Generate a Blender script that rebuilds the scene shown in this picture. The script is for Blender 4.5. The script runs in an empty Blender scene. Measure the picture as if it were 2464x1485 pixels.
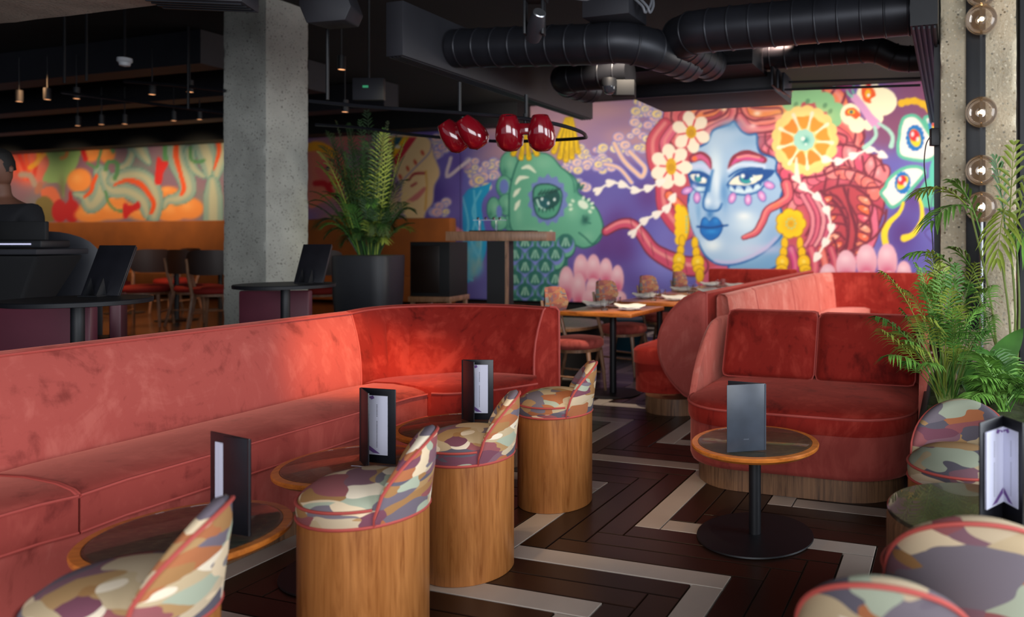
import bpy, bmesh, math, random
import numpy as np
from mathutils import Vector, Matrix, noise as mnoise
random.seed(7)
R = math.radians
scene = bpy.context.scene
COL = scene.collection

# ------------------------------------------------------------------ camera
F, CX, YH, H = 1800.0, 1700.0, 580.0, 1.35      # focal length, principal point (px), camera height (m)
cam_d = bpy.data.cameras.new('camera'); cam = bpy.data.objects.new('camera', cam_d); COL.objects.link(cam)
cam.location = (0, 0, H); cam.rotation_euler = (R(90), 0, 0)
cam_d.sensor_width = 36; cam_d.lens = F / 2464 * 36
cam_d.shift_x = -(CX - 1232) / 2464; cam_d.shift_y = (YH - 742.5) / 2464
cam_d.clip_start = .05; cam_d.clip_end = 100
cam_d.dof.use_dof = True; cam_d.dof.focus_distance = 3.45; cam_d.dof.aperture_fstop = 1.65
scene.camera = cam
scene.view_settings.view_transform = 'Standard'; scene.view_settings.look = 'None'
scene.view_settings.exposure = 0.14; scene.view_settings.gamma = 1.0
scene.view_settings.use_curve_mapping = False
scene.cycles.use_denoising = True
scene.cycles.use_adaptive_sampling = True; scene.cycles.adaptive_threshold = .02
scene.cycles.max_bounces = 5; scene.cycles.diffuse_bounces = 3; scene.cycles.glossy_bounces = 3
scene.cycles.transmission_bounces = 6; scene.cycles.transparent_max_bounces = 8
scene.cycles.sample_clamp_indirect = 4; scene.cycles.caustics_reflective = False; scene.cycles.caustics_refractive = False

# room axes: A runs along the left banquette (away), B across to the right
TH = math.atan((2295 - CX) / F); SN, CS = math.sin(TH), math.cos(TH)
def W(s, t, z=0.0): return (s * SN + t * CS, s * CS - t * SN, z)
def P(px, py, z=0.0):
    Y = (H - z) * F / (py - YH); return ((px - CX) / F * Y, Y, z)
def Q(px, py, Y): return ((px - CX) / F * Y, Y, H - (py - YH) * Y / F)
def st(p): return (p[0] * SN + p[1] * CS, p[0] * CS - p[1] * SN)
ROT = -TH   # z rotation that turns local x to B and local y to A

def lin(h):
    if not isinstance(h, str): return (h[0], h[1], h[2], 1)
    h = h.lstrip('#'); c = [int(h[i:i + 2], 16) / 255 for i in (0, 2, 4)]
    return tuple(((x + .055) / 1.055) ** 2.4 if x > .04045 else x / 12.92 for x in c) + (1,)

# ------------------------------------------------------------------ world and lights
wd = bpy.data.worlds.new('world'); scene.world = wd; wd.use_nodes = True
bg = wd.node_tree.nodes['Background']; bg.inputs[0].default_value = (.72, .82, 1, 1); bg.inputs[1].default_value = .55
def area(name, loc, target, sx, sy, energy, col=(1, 1, 1), spread=180):
    d = bpy.data.lights.new(name, 'AREA'); d.shape = 'RECTANGLE'; d.size = sx; d.size_y = sy
    d.energy = energy; d.color = col[:3]; d.spread = R(spread)
    o = bpy.data.objects.new(name, d); COL.objects.link(o); o.location = loc
    o.rotation_euler = (Vector(target) - Vector(loc)).to_track_quat('-Z', 'Y').to_euler(); return o
def spot(name, loc, target, energy, col, size, blend=.5, rad=.04):
    d = bpy.data.lights.new(name, 'SPOT'); d.energy = energy; d.color = col[:3]; d.spot_size = R(size); d.spot_blend = blend
    d.shadow_soft_size = rad; o = bpy.data.objects.new(name, d); COL.objects.link(o); o.location = loc
    o.rotation_euler = (Vector(target) - Vector(loc)).to_track_quat('-Z', 'Y').to_euler(); return o
WARM = (1, .72, .42)
# daylight through the glazed side of the room (right) and the glazed front behind the camera
area('window_daylight_side', (4.6, 1.9, 1.9), (-1, 3.4, .7), 5.0, 2.4, 330, (.88, .94, 1))
area('window_daylight_front', (.2, -3.2, 2.2), (-.3, 4, .9), 6.0, 2.6, 330, (.93, .96, 1))
area('window_daylight_far', (4.9, 8.0, 2.0), (.6, 9.6, 1.4), 3.4, 2.4, 150, (1, .93, .86))
# ceiling spots of the room
spot('spot_banquette_corner', (-1.2, 3.2, 3.2), (-1.93, 4.45, .60), 600, (1, .48, .17), 25, .95)
spot('spot_floor_near_sofa', (-.6, 2.6, 3.3), (-.32, 3.75, 0), 95, (1, .68, .38), 24, .8)
spot('spot_floor_mid', (-1.0, 2.4, 3.3), (-.95, 3.35, 0), 60, (1, .68, .38), 22, .8)
spot('spot_round_table', (.2, 3.2, 3.3), (.05, 3.5, .4), 34, (1, .6, .3), 24, .7)
spot('spot_left_stool', (-1.3, 2.2, 3.3), (-.8, 3.9, .4), 45, WARM, 26, .7)
spot('spot_tables', (-.6, 5.4, 3.3), (-.75, 6.9, .75), 330, (1, .84, .66), 52, .8)
spot('spot_booth', (.6, 6.2, 3.3), (.55, 8.2, .7), 130, (1, .68, .55), 60, .8)
for i, (px, e) in enumerate(((1160, 155), (1330, 145), (1560, 125), (1800, 112), (2000, 105), (2180, 88), (1000, 200), (820, 250))):
    s0 = 11.0; Y = s0 / (CS + SN * (px - CX) / F); X = (px - CX) / F * Y
    spot('spot_mural_wash', (X - 2.4 * SN, Y - 2.4 * CS, 3.35), (X, Y, 1.9), e, (1, .9, .8), 110, 1.0)
for i, (px, e) in enumerate(((60, 95), (220, 95), (380, 100), (520, 105))):
    s0 = 11.0; Y = s0 / (CS + SN * (px - CX) / F); X = (px - CX) / F * Y
    spot('spot_far_mural_wash', (X - 1.5 * SN, Y - 1.5 * CS, 3.15), (X, Y, 1.9), e, (1, .78, .5), 115, 1.0)
spot('spot_far_banquette', (-9.4, 10.8, 3.3), (-10.0, 12.9, 1.4), 320, (1, .5, .12), 90, .9)
spot('spot_far_chairs', (-7.6, 8.4, 3.3), (-7.6, 9.6, .8), 260, (1, .55, .25), 90, .9)
spot('spot_palm', (-2.2, 6.3, 3.3), (-3.5, 7.6, 1.5), 60, (1, .85, .4), 34, .8)

# ------------------------------------------------------------------ materials
def new_mat(name):
    m = bpy.data.materials.new(name); m.use_nodes = True; nt = m.node_tree; b = nt.nodes['Principled BSDF']; return m, nt, b
def N(nt, typ, **kw):
    n = nt.nodes.new(typ)
    for k, v in kw.items(): setattr(n, k, v)
    return n
def ramp(nt, fac, stops, interp='LINEAR'):
    r = N(nt, 'ShaderNodeValToRGB'); r.color_ramp.interpolation = interp
    e = r.color_ramp.elements
    while len(e) < len(stops): e.new(.5)
    for i, (p, c) in enumerate(stops): e[i].position = p; e[i].color = lin(c)
    nt.links.new(fac, r.inputs[0]); return r.outputs[0]
def coords(nt, scale=(1, 1, 1), rot=(0, 0, 0)):
    tc = N(nt, 'ShaderNodeTexCoord'); mp = N(nt, 'ShaderNodeMapping'); mp.inputs['Scale'].default_value = scale
    mp.inputs['Rotation'].default_value = rot; nt.links.new(tc.outputs['Object'], mp.inputs[0]); return mp.outputs[0]
def noise_n(nt, vec, scale, detail=3, dist=0, rough=.5):
    n = N(nt, 'ShaderNodeTexNoise'); n.inputs['Scale'].default_value = scale; n.inputs['Detail'].default_value = detail
    n.inputs['Distortion'].default_value = dist; n.inputs['Roughness'].default_value = rough
    nt.links.new(vec, n.inputs['Vector']); return n.outputs['Fac']
def bump(nt, b, h, strength=.2, dist=.01):
    n = N(nt, 'ShaderNodeBump'); n.inputs['Strength'].default_value = strength; n.inputs['Distance'].default_value = dist
    nt.links.new(h, n.inputs['Height']); nt.links.new(n.outputs[0], b.inputs['Normal'])
def plain(name, col, rough=.5, metal=0, coat=0, spec=.5, var=0.0, vscale=8, emis=None, es=0):
    m, nt, b = new_mat(name); c = lin(col)
    b.inputs['Base Color'].default_value = c; b.inputs['Roughness'].default_value = rough; b.inputs['Metallic'].default_value = metal
    b.inputs['Coat Weight'].default_value = coat; b.inputs['Specular IOR Level'].default_value = spec
    if var:
        f = noise_n(nt, coords(nt), vscale, 4)
        lo = tuple(x * (1 - var) for x in c[:3]); hi = tuple(min(1, x * (1 + var)) for x in c[:3])
        nt.links.new(ramp(nt, f, ((.3, lo), (.7, hi))), b.inputs['Base Color'])
    if emis: b.inputs['Emission Color'].default_value = lin(emis); b.inputs['Emission Strength'].default_value = es
    return m
def velvet(name, dark, mid, light, sheen=.45, tint='#ff9a88'):
    m, nt, b = new_mat(name)
    f1 = noise_n(nt, coords(nt, (1, 1, 1)), 2.6, 5, 1.6, .62)
    f2 = noise_n(nt, coords(nt, (6, 6, 1.6)), 3.2, 4, .6, .6)
    mx = N(nt, 'ShaderNodeMath', operation='ADD'); nt.links.new(f1, mx.inputs[0])
    m2 = N(nt, 'ShaderNodeMath', operation='MULTIPLY'); m2.inputs[1].default_value = .45; nt.links.new(f2, m2.inputs[0]); nt.links.new(m2.outputs[0], mx.inputs[1])
    c = ramp(nt, mx.outputs[0], ((.50, dark), (.66, mid), (.74, mid), (.90, light)))
    nt.links.new(c, b.inputs['Base Color']); b.inputs['Roughness'].default_value = .85
    b.inputs['Specular IOR Level'].default_value = .15
    b.inputs['Sheen Weight'].default_value = sheen; b.inputs['Sheen Roughness'].default_value = .4; b.inputs['Sheen Tint'].default_value = lin(tint)
    bump(nt, b, noise_n(nt, coords(nt), 220, 2), .12, .002); return m
def wood(name, dark, light, scale=(14, 14, 1.2), rough=.42, coat=.15):
    m, nt, b = new_mat(name); v = coords(nt, scale)
    f = noise_n(nt, v, 1.6, 6, 1.3, .6)
    g = noise_n(nt, coords(nt, (scale[0] * 7, scale[1] * 7, scale[2] * 2)), 2, 3)
    mm = N(nt, 'ShaderNodeMath', operation='MULTIPLY_ADD'); mm.inputs[1].default_value = .35; nt.links.new(g, mm.inputs[0]); nt.links.new(f, mm.inputs[2])
    nt.links.new(ramp(nt, mm.outputs[0], ((.48, dark), (.62, tuple((a + b2) / 2 for a, b2 in zip(lin(dark)[:3], lin(light)[:3]))), (.85, light))), b.inputs['Base Color'])
    b.inputs['Roughness'].default_value = rough; b.inputs['Coat Weight'].default_value = coat; b.inputs['Coat Roughness'].default_value = .3
    bump(nt, b, g, .06, .002); return m
def camo(name, seed, dull=1.0, scale=1.0, pal=None):
    m, nt, b = new_mat(name)
    v = coords(nt, (.85, .85, 2.3), (.35, .2, seed))
    nz = N(nt, 'ShaderNodeTexNoise'); nz.inputs['Scale'].default_value = 6.5 * scale; nz.inputs['Detail'].default_value = 1.2; nt.links.new(v, nz.inputs['Vector'])
    sc_ = N(nt, 'ShaderNodeVectorMath', operation='MULTIPLY_ADD'); sc_.inputs[1].default_value = (.26, .26, .30); nt.links.new(nz.outputs['Color'], sc_.inputs[0])
    ad = N(nt, 'ShaderNodeVectorMath', operation='ADD'); ad.inputs[1].default_value = (seed * 3.1, seed * 5.3, seed); nt.links.new(v, ad.inputs[0]); nt.links.new(ad.outputs[0], sc_.inputs[2])
    vo = N(nt, 'ShaderNodeTexVoronoi'); vo.inputs['Scale'].default_value = 11 * scale; nt.links.new(sc_.outputs[0], vo.inputs['Vector'])
    se = N(nt, 'ShaderNodeSeparateColor'); nt.links.new(vo.outputs['Color'], se.inputs[0])
    cols = ['#7a7078', '#ead9c0', '#85606a', '#a4784c', '#aab09a', '#625c66', '#e0c8a6', '#96585a', '#b08a5e', '#736872', '#c2ab88', '#ad6b46', '#7a4a58', '#c9b496']
    cols = pal or cols
    stops = [(i / len(cols), tuple(x * dull for x in lin(c)[:3])) for i, c in enumerate(cols)]
    nt.links.new(ramp(nt, se.outputs[0], stops, 'CONSTANT'), b.inputs['Base Color'])
    b.inputs['Roughness'].default_value = .9; b.inputs['Specular IOR Level'].default_value = .2
    bump(nt, b, noise_n(nt, coords(nt), 260, 2), .15, .002); return m
def concrete(name, base, pit, agg=None, scale=30):
    m, nt, b = new_mat(name)
    big = noise_n(nt, coords(nt), 3, 5, .5)
    vo = N(nt, 'ShaderNodeTexVoronoi'); vo.inputs['Scale'].default_value = scale; nt.links.new(coords(nt), vo.inputs['Vector'])
    fine = noise_n(nt, coords(nt), 55, 4)
    c1 = ramp(nt, big, ((.3, tuple(x * .8 for x in lin(base)[:3])), (.7, tuple(min(1, x * 1.15) for x in lin(base)[:3]))))
    mx = N(nt, 'ShaderNodeMix', data_type='RGBA')
    if agg:
        c2 = ramp(nt, vo.outputs['Color'], ((0, agg[0]), (.35, agg[1]), (.6, agg[2]), (1, agg[3])))
        mk = ramp(nt, vo.outputs['Distance'], ((.28, '#ffffff'), (.42, '#000000')))
        nt.links.new(mk, mx.inputs['Factor']); nt.links.new(c1, mx.inputs['A']); nt.links.new(c2, mx.inputs['B'])
    else:
        mk = ramp(nt, fine, ((.33, '#ffffff'), (.39, '#000000')))
        nt.links.new(mk, mx.inputs['Factor']); nt.links.new(c1, mx.inputs['A']); mx.inputs['B'].default_value = lin(pit)
    nt.links.new(mx.outputs['Result'], b.inputs['Base Color']); b.inputs['Roughness'].default_value = .92
    ad = N(nt, 'ShaderNodeMath', operation='ADD'); nt.links.new(fine, ad.inputs[0]); nt.links.new(big, ad.inputs[1])
    bump(nt, b, ad.outputs[0], .6 if agg else .35, .012); return m

M = {}
M['velvet'] = velvet('coral_velvet', '#8a3c36', '#b0524a', '#be6258', .5)
M['velvet_shaded'] = velvet('shaded_coral_velvet', '#742c28', '#984039', '#a84d44', .4)  # darker copy of the coral velvet: nap shading of seat tops as colour
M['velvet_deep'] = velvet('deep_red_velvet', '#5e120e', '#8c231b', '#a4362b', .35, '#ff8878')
M['velvet_lit'] = velvet('lit_red_velvet', '#b04a40', '#cc6a5c', '#d98475', .6, '#ffb0a0')  # red velvet in a lit tone: light on it put into the colour
M['piping'] = plain('red_piping', '#b34a42', .7)
M['wood'] = wood('oak_veneer', '#854a1c', '#b97840')
M['wood_dark'] = wood('walnut_plinth', '#4e3424', '#8c6547', (30, 30, 1.5), .5)
M['wood_top'] = wood('orange_stained_wood', '#9a4d14', '#d47c30', (3, 14, 14), .35, .3)
M['wood_chair'] = wood('ash_chair_wood', '#6d4a30', '#a5795a', (12, 12, 2), .45)
M['black'] = plain('black_powder_coat', '#101116', .5, .1, var=.15, vscale=20)
M['black_matt'] = plain('black_matt', '#0c0c0f', .7)
M['duct'] = plain('charcoal_duct_metal', '#26272d', .42, .45, var=.18, vscale=6)
M['box_duct'] = plain('charcoal_painted_box', '#25252b', .6, .1, var=.12, vscale=5)
M['ceiling'] = plain('black_ceiling', '#100d0d', .95, var=.3, vscale=2)
M['leather'] = plain('maroon_leatherette', '#5c2232', .45, var=.12, vscale=4)
M['orange'] = plain('orange_upholstery', '#8f4a10', .8, var=.15, vscale=3)
M['red_gloss'] = plain('red_lacquer', '#7d0a18', .12, 0, 1.0)
M['paper'] = plain('white_menu_paper', '#c9cadd', .7)
M['purple'] = plain('purple_print', '#6b4a8a', .7)
M['ink'] = plain('menu_ink', '#33313c', .7)
M['leather_black'] = plain('black_menu_leather', '#16161c', .38, var=.2, vscale=12)
M['leather_grey'] = plain('slate_menu_leather', '#3b414b', .36, var=.22, vscale=9)
M['white_cloth'] = plain('white_napkin', '#e4ddd2', .85)
M['ceramic'] = plain('white_plate', '#d5d6da', .25)
M['steel'] = plain('galvanised_steel', '#9a9ca0', .3, .9)
M['chrome'] = plain('chrome', '#c8c8c8', .12, 1)
M['camo1'] = camo('wavy_pattern_fabric', 0.35); M['camo2'] = camo('wavy_pattern_fabric_warm', 1.2); M['camo3'] = camo('wavy_pattern_fabric_cool', 2.1); M['camo4'] = camo('wavy_pattern_fabric_brown', 3.3); M['camo5'] = camo('wavy_pattern_fabric_large_backlit', 5.2, .75, .62); M['camo6'] = camo('wavy_pattern_fabric_backlit', 6.7, .72, .85)  # last two darkened: shade of the backlit right stools put into the colours
M['concrete'] = concrete('grey_concrete', '#a8a8a0', '#5c5a54'); M['concrete_bounce'] = concrete('bounce_lit_concrete', '#b8a899', '#7c7064')  # warm beam tone paints in light bounced up from the floor
M['aggregate'] = concrete('exposed_aggregate_concrete', '#cbbda2', '#4a4034', ('#6d5a42', '#d3c2a2', '#e4d9c0', '#2c261f'), 48)
M['tile_dark'] = plain('dark_brown_tile', '#271710', .32, var=.22, vscale=3)
M['tile_dark2'] = plain('black_brown_tile', '#1e120d', .34, var=.2, vscale=3)
M['tile_white'] = plain('cream_tile', '#a4988e', .34, var=.08, vscale=4)
M['grout'] = plain('brown_grout', '#4a362c', .9, var=.2, vscale=20)
M['moss'] = plain('moss', '#3d4a1c', .95, var=.5, vscale=60)
M['stone'] = None
m, nt, b = new_mat('brown_stone_inlay')
nt.links.new(ramp(nt, noise_n(nt, coords(nt, (3, 9, 3)), 9, 6, .5, .7), ((.34, '#2a1d16'), (.5, '#4a382b'), (.66, '#6e5a41'))), b.inputs['Base Color'])
b.inputs['Roughness'].default_value = .3; M['stone'] = m
def glass(name, col='#ffffff', rough=0.0, ior=1.45, alpha=None):
    m, nt, b = new_mat(name); b.inputs['Base Color'].default_value = lin(col); b.inputs['Roughness'].default_value = rough
    b.inputs['Transmission Weight'].default_value = 1; b.inputs['IOR'].default_value = ior; return m
M['glass'] = glass('clear_glass', ior=1.3)
def globe_mat():
    m, nt, b = new_mat('smoked_thin_glass'); nt.nodes.remove(b); o = nt.nodes['Material Output']
    t = N(nt, 'ShaderNodeBsdfTransparent'); t.inputs[0].default_value = (.97, .95, .93, 1)
    g = N(nt, 'ShaderNodeBsdfGlossy'); g.inputs['Roughness'].default_value = .03; g.inputs[0].default_value = (1, .97, .93, 1)
    lw = N(nt, 'ShaderNodeFresnel'); lw.inputs[0].default_value = 1.4
    mx = N(nt, 'ShaderNodeMixShader'); nt.links.new(lw.outputs[0], mx.inputs[0]); nt.links.new(t.outputs[0], mx.inputs[1]); nt.links.new(g.outputs[0], mx.inputs[2])
    di = N(nt, 'ShaderNodeBsdfTranslucent'); di.inputs[0].default_value = (.9, .82, .76, 1); m3 = N(nt, 'ShaderNodeMixShader'); m3.inputs[0].default_value = .10
    nt.links.new(mx.outputs[0], m3.inputs[1]); nt.links.new(di.outputs[0], m3.inputs[2]); nt.links.new(m3.outputs[0], o.inputs[0]); return m
M['globe'] = globe_mat()
M['lamp'] = plain('warm_lamp', '#ffd9a8', emis='#ffca8a', es=40)
M['lamp_small'] = plain('small_spot_glow', '#e0a070', emis='#ffb27a', es=1.6)
M['leaf'] = plain('palm_leaf', '#6fa044', .5, var=.35, vscale=7)
M['leaf2'] = plain('palm_leaf_dark', '#46752f', .5, var=.35, vscale=7)
M['leaf3'] = plain('palm_leaf_yellow', '#8a9a3c', .5, var=.3, vscale=7)
M['stem'] = plain('palm_stem', '#7d8f45', .6, var=.2, vscale=9)
M['skin'] = plain('skin', '#6b4636', .6); M['hair'] = plain('black_hair', '#0b0908', .7); M['shirt'] = plain('black_shirt', '#0d0e14', .9)
M['teal'] = plain('teal_paint', '#0c5a70', .6); M['bulb_glow'] = M['lamp']
M['green_glass'] = plain('lime_liquid', '#a3a64a', .15, coat=.5)

# ------------------------------------------------------------------ mesh helpers
class MB:
    def __init__(s): s.v = []; s.f = []
    def add(s, vs, fs):
        n = len(s.v); s.v += [tuple(map(float, x)) for x in vs]; s.f += [tuple(i + n for i in f) for f in fs]; return s
    def box(s, c, d, rz=0, mtx=None):
        vs = []
        for x in (-.5, .5):
            for y in (-.5, .5):
                for z in (-.5, .5):
                    p = Vector((x * d[0], y * d[1], z * d[2]))
                    if mtx is not None: p = mtx @ p
                    elif rz: p = Matrix.Rotation(rz, 3, 'Z') @ p
                    vs.append(p + Vector(c))
        return s.add(vs, [(0, 1, 3, 2), (4, 6, 7, 5), (0, 4, 5, 1), (2, 3, 7, 6), (0, 2, 6, 4), (1, 5, 7, 3)])
    def rings(s, rings, closed=True, caps=True):
        n = len(rings[0]); vs = [p for r in rings for p in r]; fs = []
        for i in range(len(rings) - 1):
            for j in range(n if closed else n - 1):
                k = (j + 1) % n; fs.append((i * n + j, i * n + k, (i + 1) * n + k, (i + 1) * n + j))
        if caps and closed: fs.append(tuple(range(n))[::-1]); fs.append(tuple((len(rings) - 1) * n + j for j in range(n)))
        return s.add(vs, fs)
    def lathe(s, prof, c=(0, 0, 0), n=32, caps=True, mtx=None):
        rs = []
        for r, z in prof:
            ring = []
            for k in range(n):
                a = 2 * math.pi * k / n; p = Vector((r * math.cos(a), r * math.sin(a), z))
                if mtx is not None: p = mtx @ p
                ring.append(p + Vector(c))
            rs.append(ring)
        return s.rings(rs, True, caps)
    def tube(s, pts, r, n=8, caps=True):
        pts = [Vector(p) for p in pts]; rr = r if isinstance(r, (list, tuple)) else [r] * len(pts); rs = []
        up = None
        for i, p in enumerate(pts):
            d = (pts[min(i + 1, len(pts) - 1)] - pts[max(i - 1, 0)])
            d = d.normalized() if d.length > 1e-9 else Vector((0, 0, 1))
            if up is None: up = Vector((0, 0, 1)) if abs(d.z) < .9 else Vector((1, 0, 0))
            x = d.cross(up).normalized(); y = x.cross(d).normalized(); up = y
            rs.append([p + x * rr[i] * math.cos(2 * math.pi * k / n) + y * rr[i] * math.sin(2 * math.pi * k / n) for k in range(n)])
        return s.rings(rs, True, caps)
    def prism(s, poly, z0, z1, top_in=0):
        n = len(poly); vs = [(x, y, z0) for x, y in poly] + [(x, y, z1) for x, y in poly]
        return s.add(vs, [tuple(range(n))[::-1], tuple(range(n, 2 * n))] + [(i, (i + 1) % n, (i + 1) % n + n, i + n) for i in range(n)])
    def build(s, name, mat, parent=None, world=False, bevel=0, seg=2, smooth=True, ang=38, recalc=True, kind=None, label=None):
        me = bpy.data.meshes.new(name)
        off = Vector((0, 0, 0))
        if world and parent is not None:
            q = parent
            while q.parent: q = q.parent
            off = q.location
        me.from_pydata([Vector(v) - off for v in s.v], [], s.f)
        bm = bmesh.new(); bm.from_mesh(me)
        if recalc: bmesh.ops.recalc_face_normals(bm, faces=bm.faces)
        if bevel:
            es = [e for e in bm.edges if len(e.link_faces) == 2 and e.calc_face_angle(0) > R(40)]
            bmesh.ops.bevel(bm, geom=es, offset=bevel, segments=seg, profile=.5, affect='EDGES', clamp_overlap=True)
        if smooth:
            for f in bm.faces: f.smooth = True
            for e in bm.edges:
                if len(e.link_faces) == 2 and e.calc_face_angle(0) > R(ang): e.smooth = False
        bm.to_mesh(me); bm.free()
        if mat: me.materials.append(mat)
        o = bpy.data.objects.new(name, me); COL.objects.link(o)
        if parent is not None: o.parent = parent
        if kind: o['kind'] = kind
        if label: o['label'] = label
        return o
def tag(o, label, cat, group=None):
    o['label'] = label; o['category'] = cat
    if group: o['group'] = group
    return o
def thing(name, label, cat, loc=(0, 0, 0), rz=0, group=None):
    o = bpy.data.objects.new(name, None); COL.objects.link(o); o.location = loc; o.rotation_euler = (0, 0, rz); o.empty_display_size = .1
    return tag(o, label, cat, group)
def struct(o): o['kind'] = 'structure'; return o
KIDS = {}
def dup(root, loc=None, rz=None, label=None, group=None, scale=None):
    r = root.copy(); COL.objects.link(r)
    if loc is not None: r.location = loc
    if rz is not None: r.rotation_euler = (0, 0, rz)
    if label: r['label'] = label
    if group: r['group'] = group
    if scale: r.scale = scale
    for ch in list(root.children):
        c = ch.copy(); COL.objects.link(c); c.parent = r
        for g in list(ch.children):
            d = g.copy(); COL.objects.link(d); d.parent = c
    return r
def cat(pts, n=6, closed=False):
    """Catmull-Rom through points"""
    P_ = [Vector(p) for p in pts]; out = []; m = len(P_)
    rng = range(m if closed else m - 1)
    for i in rng:
        if closed: p0, p1, p2, p3 = P_[(i - 1) % m], P_[i], P_[(i + 1) % m], P_[(i + 2) % m]
        else: p0, p1, p2, p3 = P_[max(i - 1, 0)], P_[i], P_[i + 1], P_[min(i + 2, m - 1)]
        for k in range(n):
            u = k / n
            out.append(.5 * ((2 * p1) + (p2 - p0) * u + (2 * p0 - 5 * p1 + 4 * p2 - p3) * u * u + (3 * p1 - p0 - 3 * p2 + p3) * u ** 3))
    if not closed: out.append(P_[-1])
    return out
# ------------------------------------------------------------------ floor with herringbone tiles
S0, T0, DS, DT = 2.895, -1.8345, .1215, .1315
floor = struct(MB().add([(-22, -5, -.012), (7, -5, -.012), (7, 16.5, -.012), (-22, 16.5, -.012)], [(0, 1, 2, 3)]).build('floor', M['grout'], recalc=False))
tile_meshes = {}
def tile_mesh(kind, col, w, l):
    key = (kind, col, round(w, 3), round(l, 3))
    if key in tile_meshes: return tile_meshes[key]
    g = .0035; x = w / 2 - g; y = l / 2 - g; b_ = .0018
    mb = MB().rings([[(-x, -y, -.012), (x, -y, -.012), (x, y, -.012), (-x, y, -.012)], [(-x, -y, -b_), (x, -y, -b_), (x, y, -b_), (-x, y, -b_)],
                     [(-x + b_, -y + b_, 0), (x - b_, -y + b_, 0), (x - b_, y - b_, 0), (-x + b_, y - b_, 0)]])
    o = mb.build('tile', M[col], None, smooth=False); me = o.data; bpy.data.objects.remove(o); tile_meshes[key] = me; return me
tiles = []
for m_ in range(-6, 6):
    for n_ in range(-40, 80):
        u, v = n_ + 7.5 * m_, n_ - 7.5 * m_
        white = (n_ % 4 == 3) if n_ >= -1 else (n_ % 4 == 0)
        for hor in (0, 1):
            if hor: uc, vc, w, l = u + 1 + 3.75, v + .5, 7.5 * DT, DS
            else: uc, vc, w, l = u + .5, v + 3.75, DT, 7.5 * DS
            s_, t_ = S0 + vc * DS, T0 + uc * DT
            X, Y, _ = W(s_, t_)
            if Y < .6 or s_ > 11.4: continue
            px = CX + F * X / Y; py = YH + F * H / Y
            if px < -500 or px > 2800 or py > 1900: continue
            if t_ < -3.3 and s_ < 5: continue
            tiles.append((Y, X, hor, white, w, l))
tiles.sort(); near = [q for q in tiles if q[0] < 7.2][:298]; ids = set(map(id, near)); far = [q for q in tiles if id(q) not in ids]
for Y, X, hor, white, w, l in near:
    c = 'tile_white' if white else ('tile_dark' if random.random() < .6 else 'tile_dark2')
    o = bpy.data.objects.new('tile', tile_mesh(hor, c, w, l)); COL.objects.link(o); o.parent = floor
    o.location = (X, Y, random.uniform(-.0006, .0006)); o.rotation_euler = (0, 0, ROT)
for white in (0, 1):
    mb = MB()
    for Y, X, hor, wh, w, l in far:
        if bool(wh) == bool(white): mb.box((X, Y, -.006), (w - .007, l - .007, .012), ROT)
    if mb.v: mb.build('distant_tiles', M['tile_white' if white else 'tile_dark'], floor, smooth=False, kind='stuff')

# ------------------------------------------------------------------ the painted wall
SW = 11.0
def wall_px(t, z):
    X = SW * SN + t * CS; Y = SW * CS - t * SN
    return CX + F * X / Y, YH - (z - H) * F / Y
struct(MB().box(W(SW + .14, -8.0, 1.9), (28, .2, 3.8), ROT).build('wall_back', M['ceiling'], None, smooth=False))
# (murals are painted on it below)
# ------------------------------------------------------------------ ceiling and its deep beams
ceil_z = 3.62
struct(MB().box((-7, 6, ceil_z + .1), (34, 26, .2)).build('ceiling', M['ceiling'], None, smooth=False))
struct(MB().box((-18.5, 5.0, 1.9), (.2, 24, 3.8)).build('wall_left', M['ceiling'], None, smooth=False))
# bulkhead above the mural, along the wall
struct(MB().box(W(10.8, -14.0, 3.45), (14.5, .4, .34), ROT).build('trim_1', M['black_matt'], None, smooth=False))

struct(MB().box((2.38, 3.62, 1.81), (.14, .75, 3.6)).build('light_blocking_pier', M['black_matt'], None, smooth=False))  # unseen pier added to block side window light from the sofa's right end
# left concrete column
def face_hit(C, d, px):
    # distance along d from C until the projection reaches px
    k = (px - CX) / F; return (k * C[1] - C[0]) / (d[0] - k * d[1])
Cc = Q(640, 600, 6.9)[:2]; A2 = (SN, CS); B2 = (CS, -SN)
dl = -face_hit(Cc, (-B2[0], -B2[1]), 537) if False else face_hit(Cc, (-B2[0], -B2[1]), 537); dr = face_hit(Cc, A2, 742)
def rough_column(name, C, dl, dr, z1, mat, nz, amp, seed):
    c0 = Vector((C[0], C[1], 0)); a = Vector((A2[0], A2[1], 0)); b = Vector((B2[0], B2[1], 0))
    rings = []
    nn = 14
    per = []
    for i in range(nn): per.append(c0 - b * dl * (1 - i / nn))
    for i in range(nn): per.append(c0 + a * dr * (i / nn))
    for i in range(nn): per.append(c0 + a * dr - b * dl * (i / nn))
    for i in range(nn): per.append(c0 + a * dr * (1 - i / nn) - b * dl)
    cen = c0 - b * dl / 2 + a * dr / 2
    for k in range(nz + 1):
        z = z1 * k / nz; ring = []
        for i, p in enumerate(per):
            q = Vector((p.x, p.y, z)); corner = min(i % nn, nn - i % nn) <= 0
            n = mnoise.noise(q * 6 + Vector((seed, 0, 0))) * amp + mnoise.noise(q * 23 + Vector((seed, 3, 0))) * amp * .5
            if corner: n = -abs(n) * 2.6 - amp * .6
            d = (q - Vector((cen.x, cen.y, z))).normalized(); ring.append(q + d * n)
        rings.append(ring)
    return MB().rings(rings).build(name, mat, None, ang=60)
col1 = rough_column('concrete_column', Cc, dl, dr, 3.62, M['concrete'], 90, .004, 1)
tag(col1, 'square grey concrete column with chipped edges standing behind the small black round table', 'column')
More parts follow.
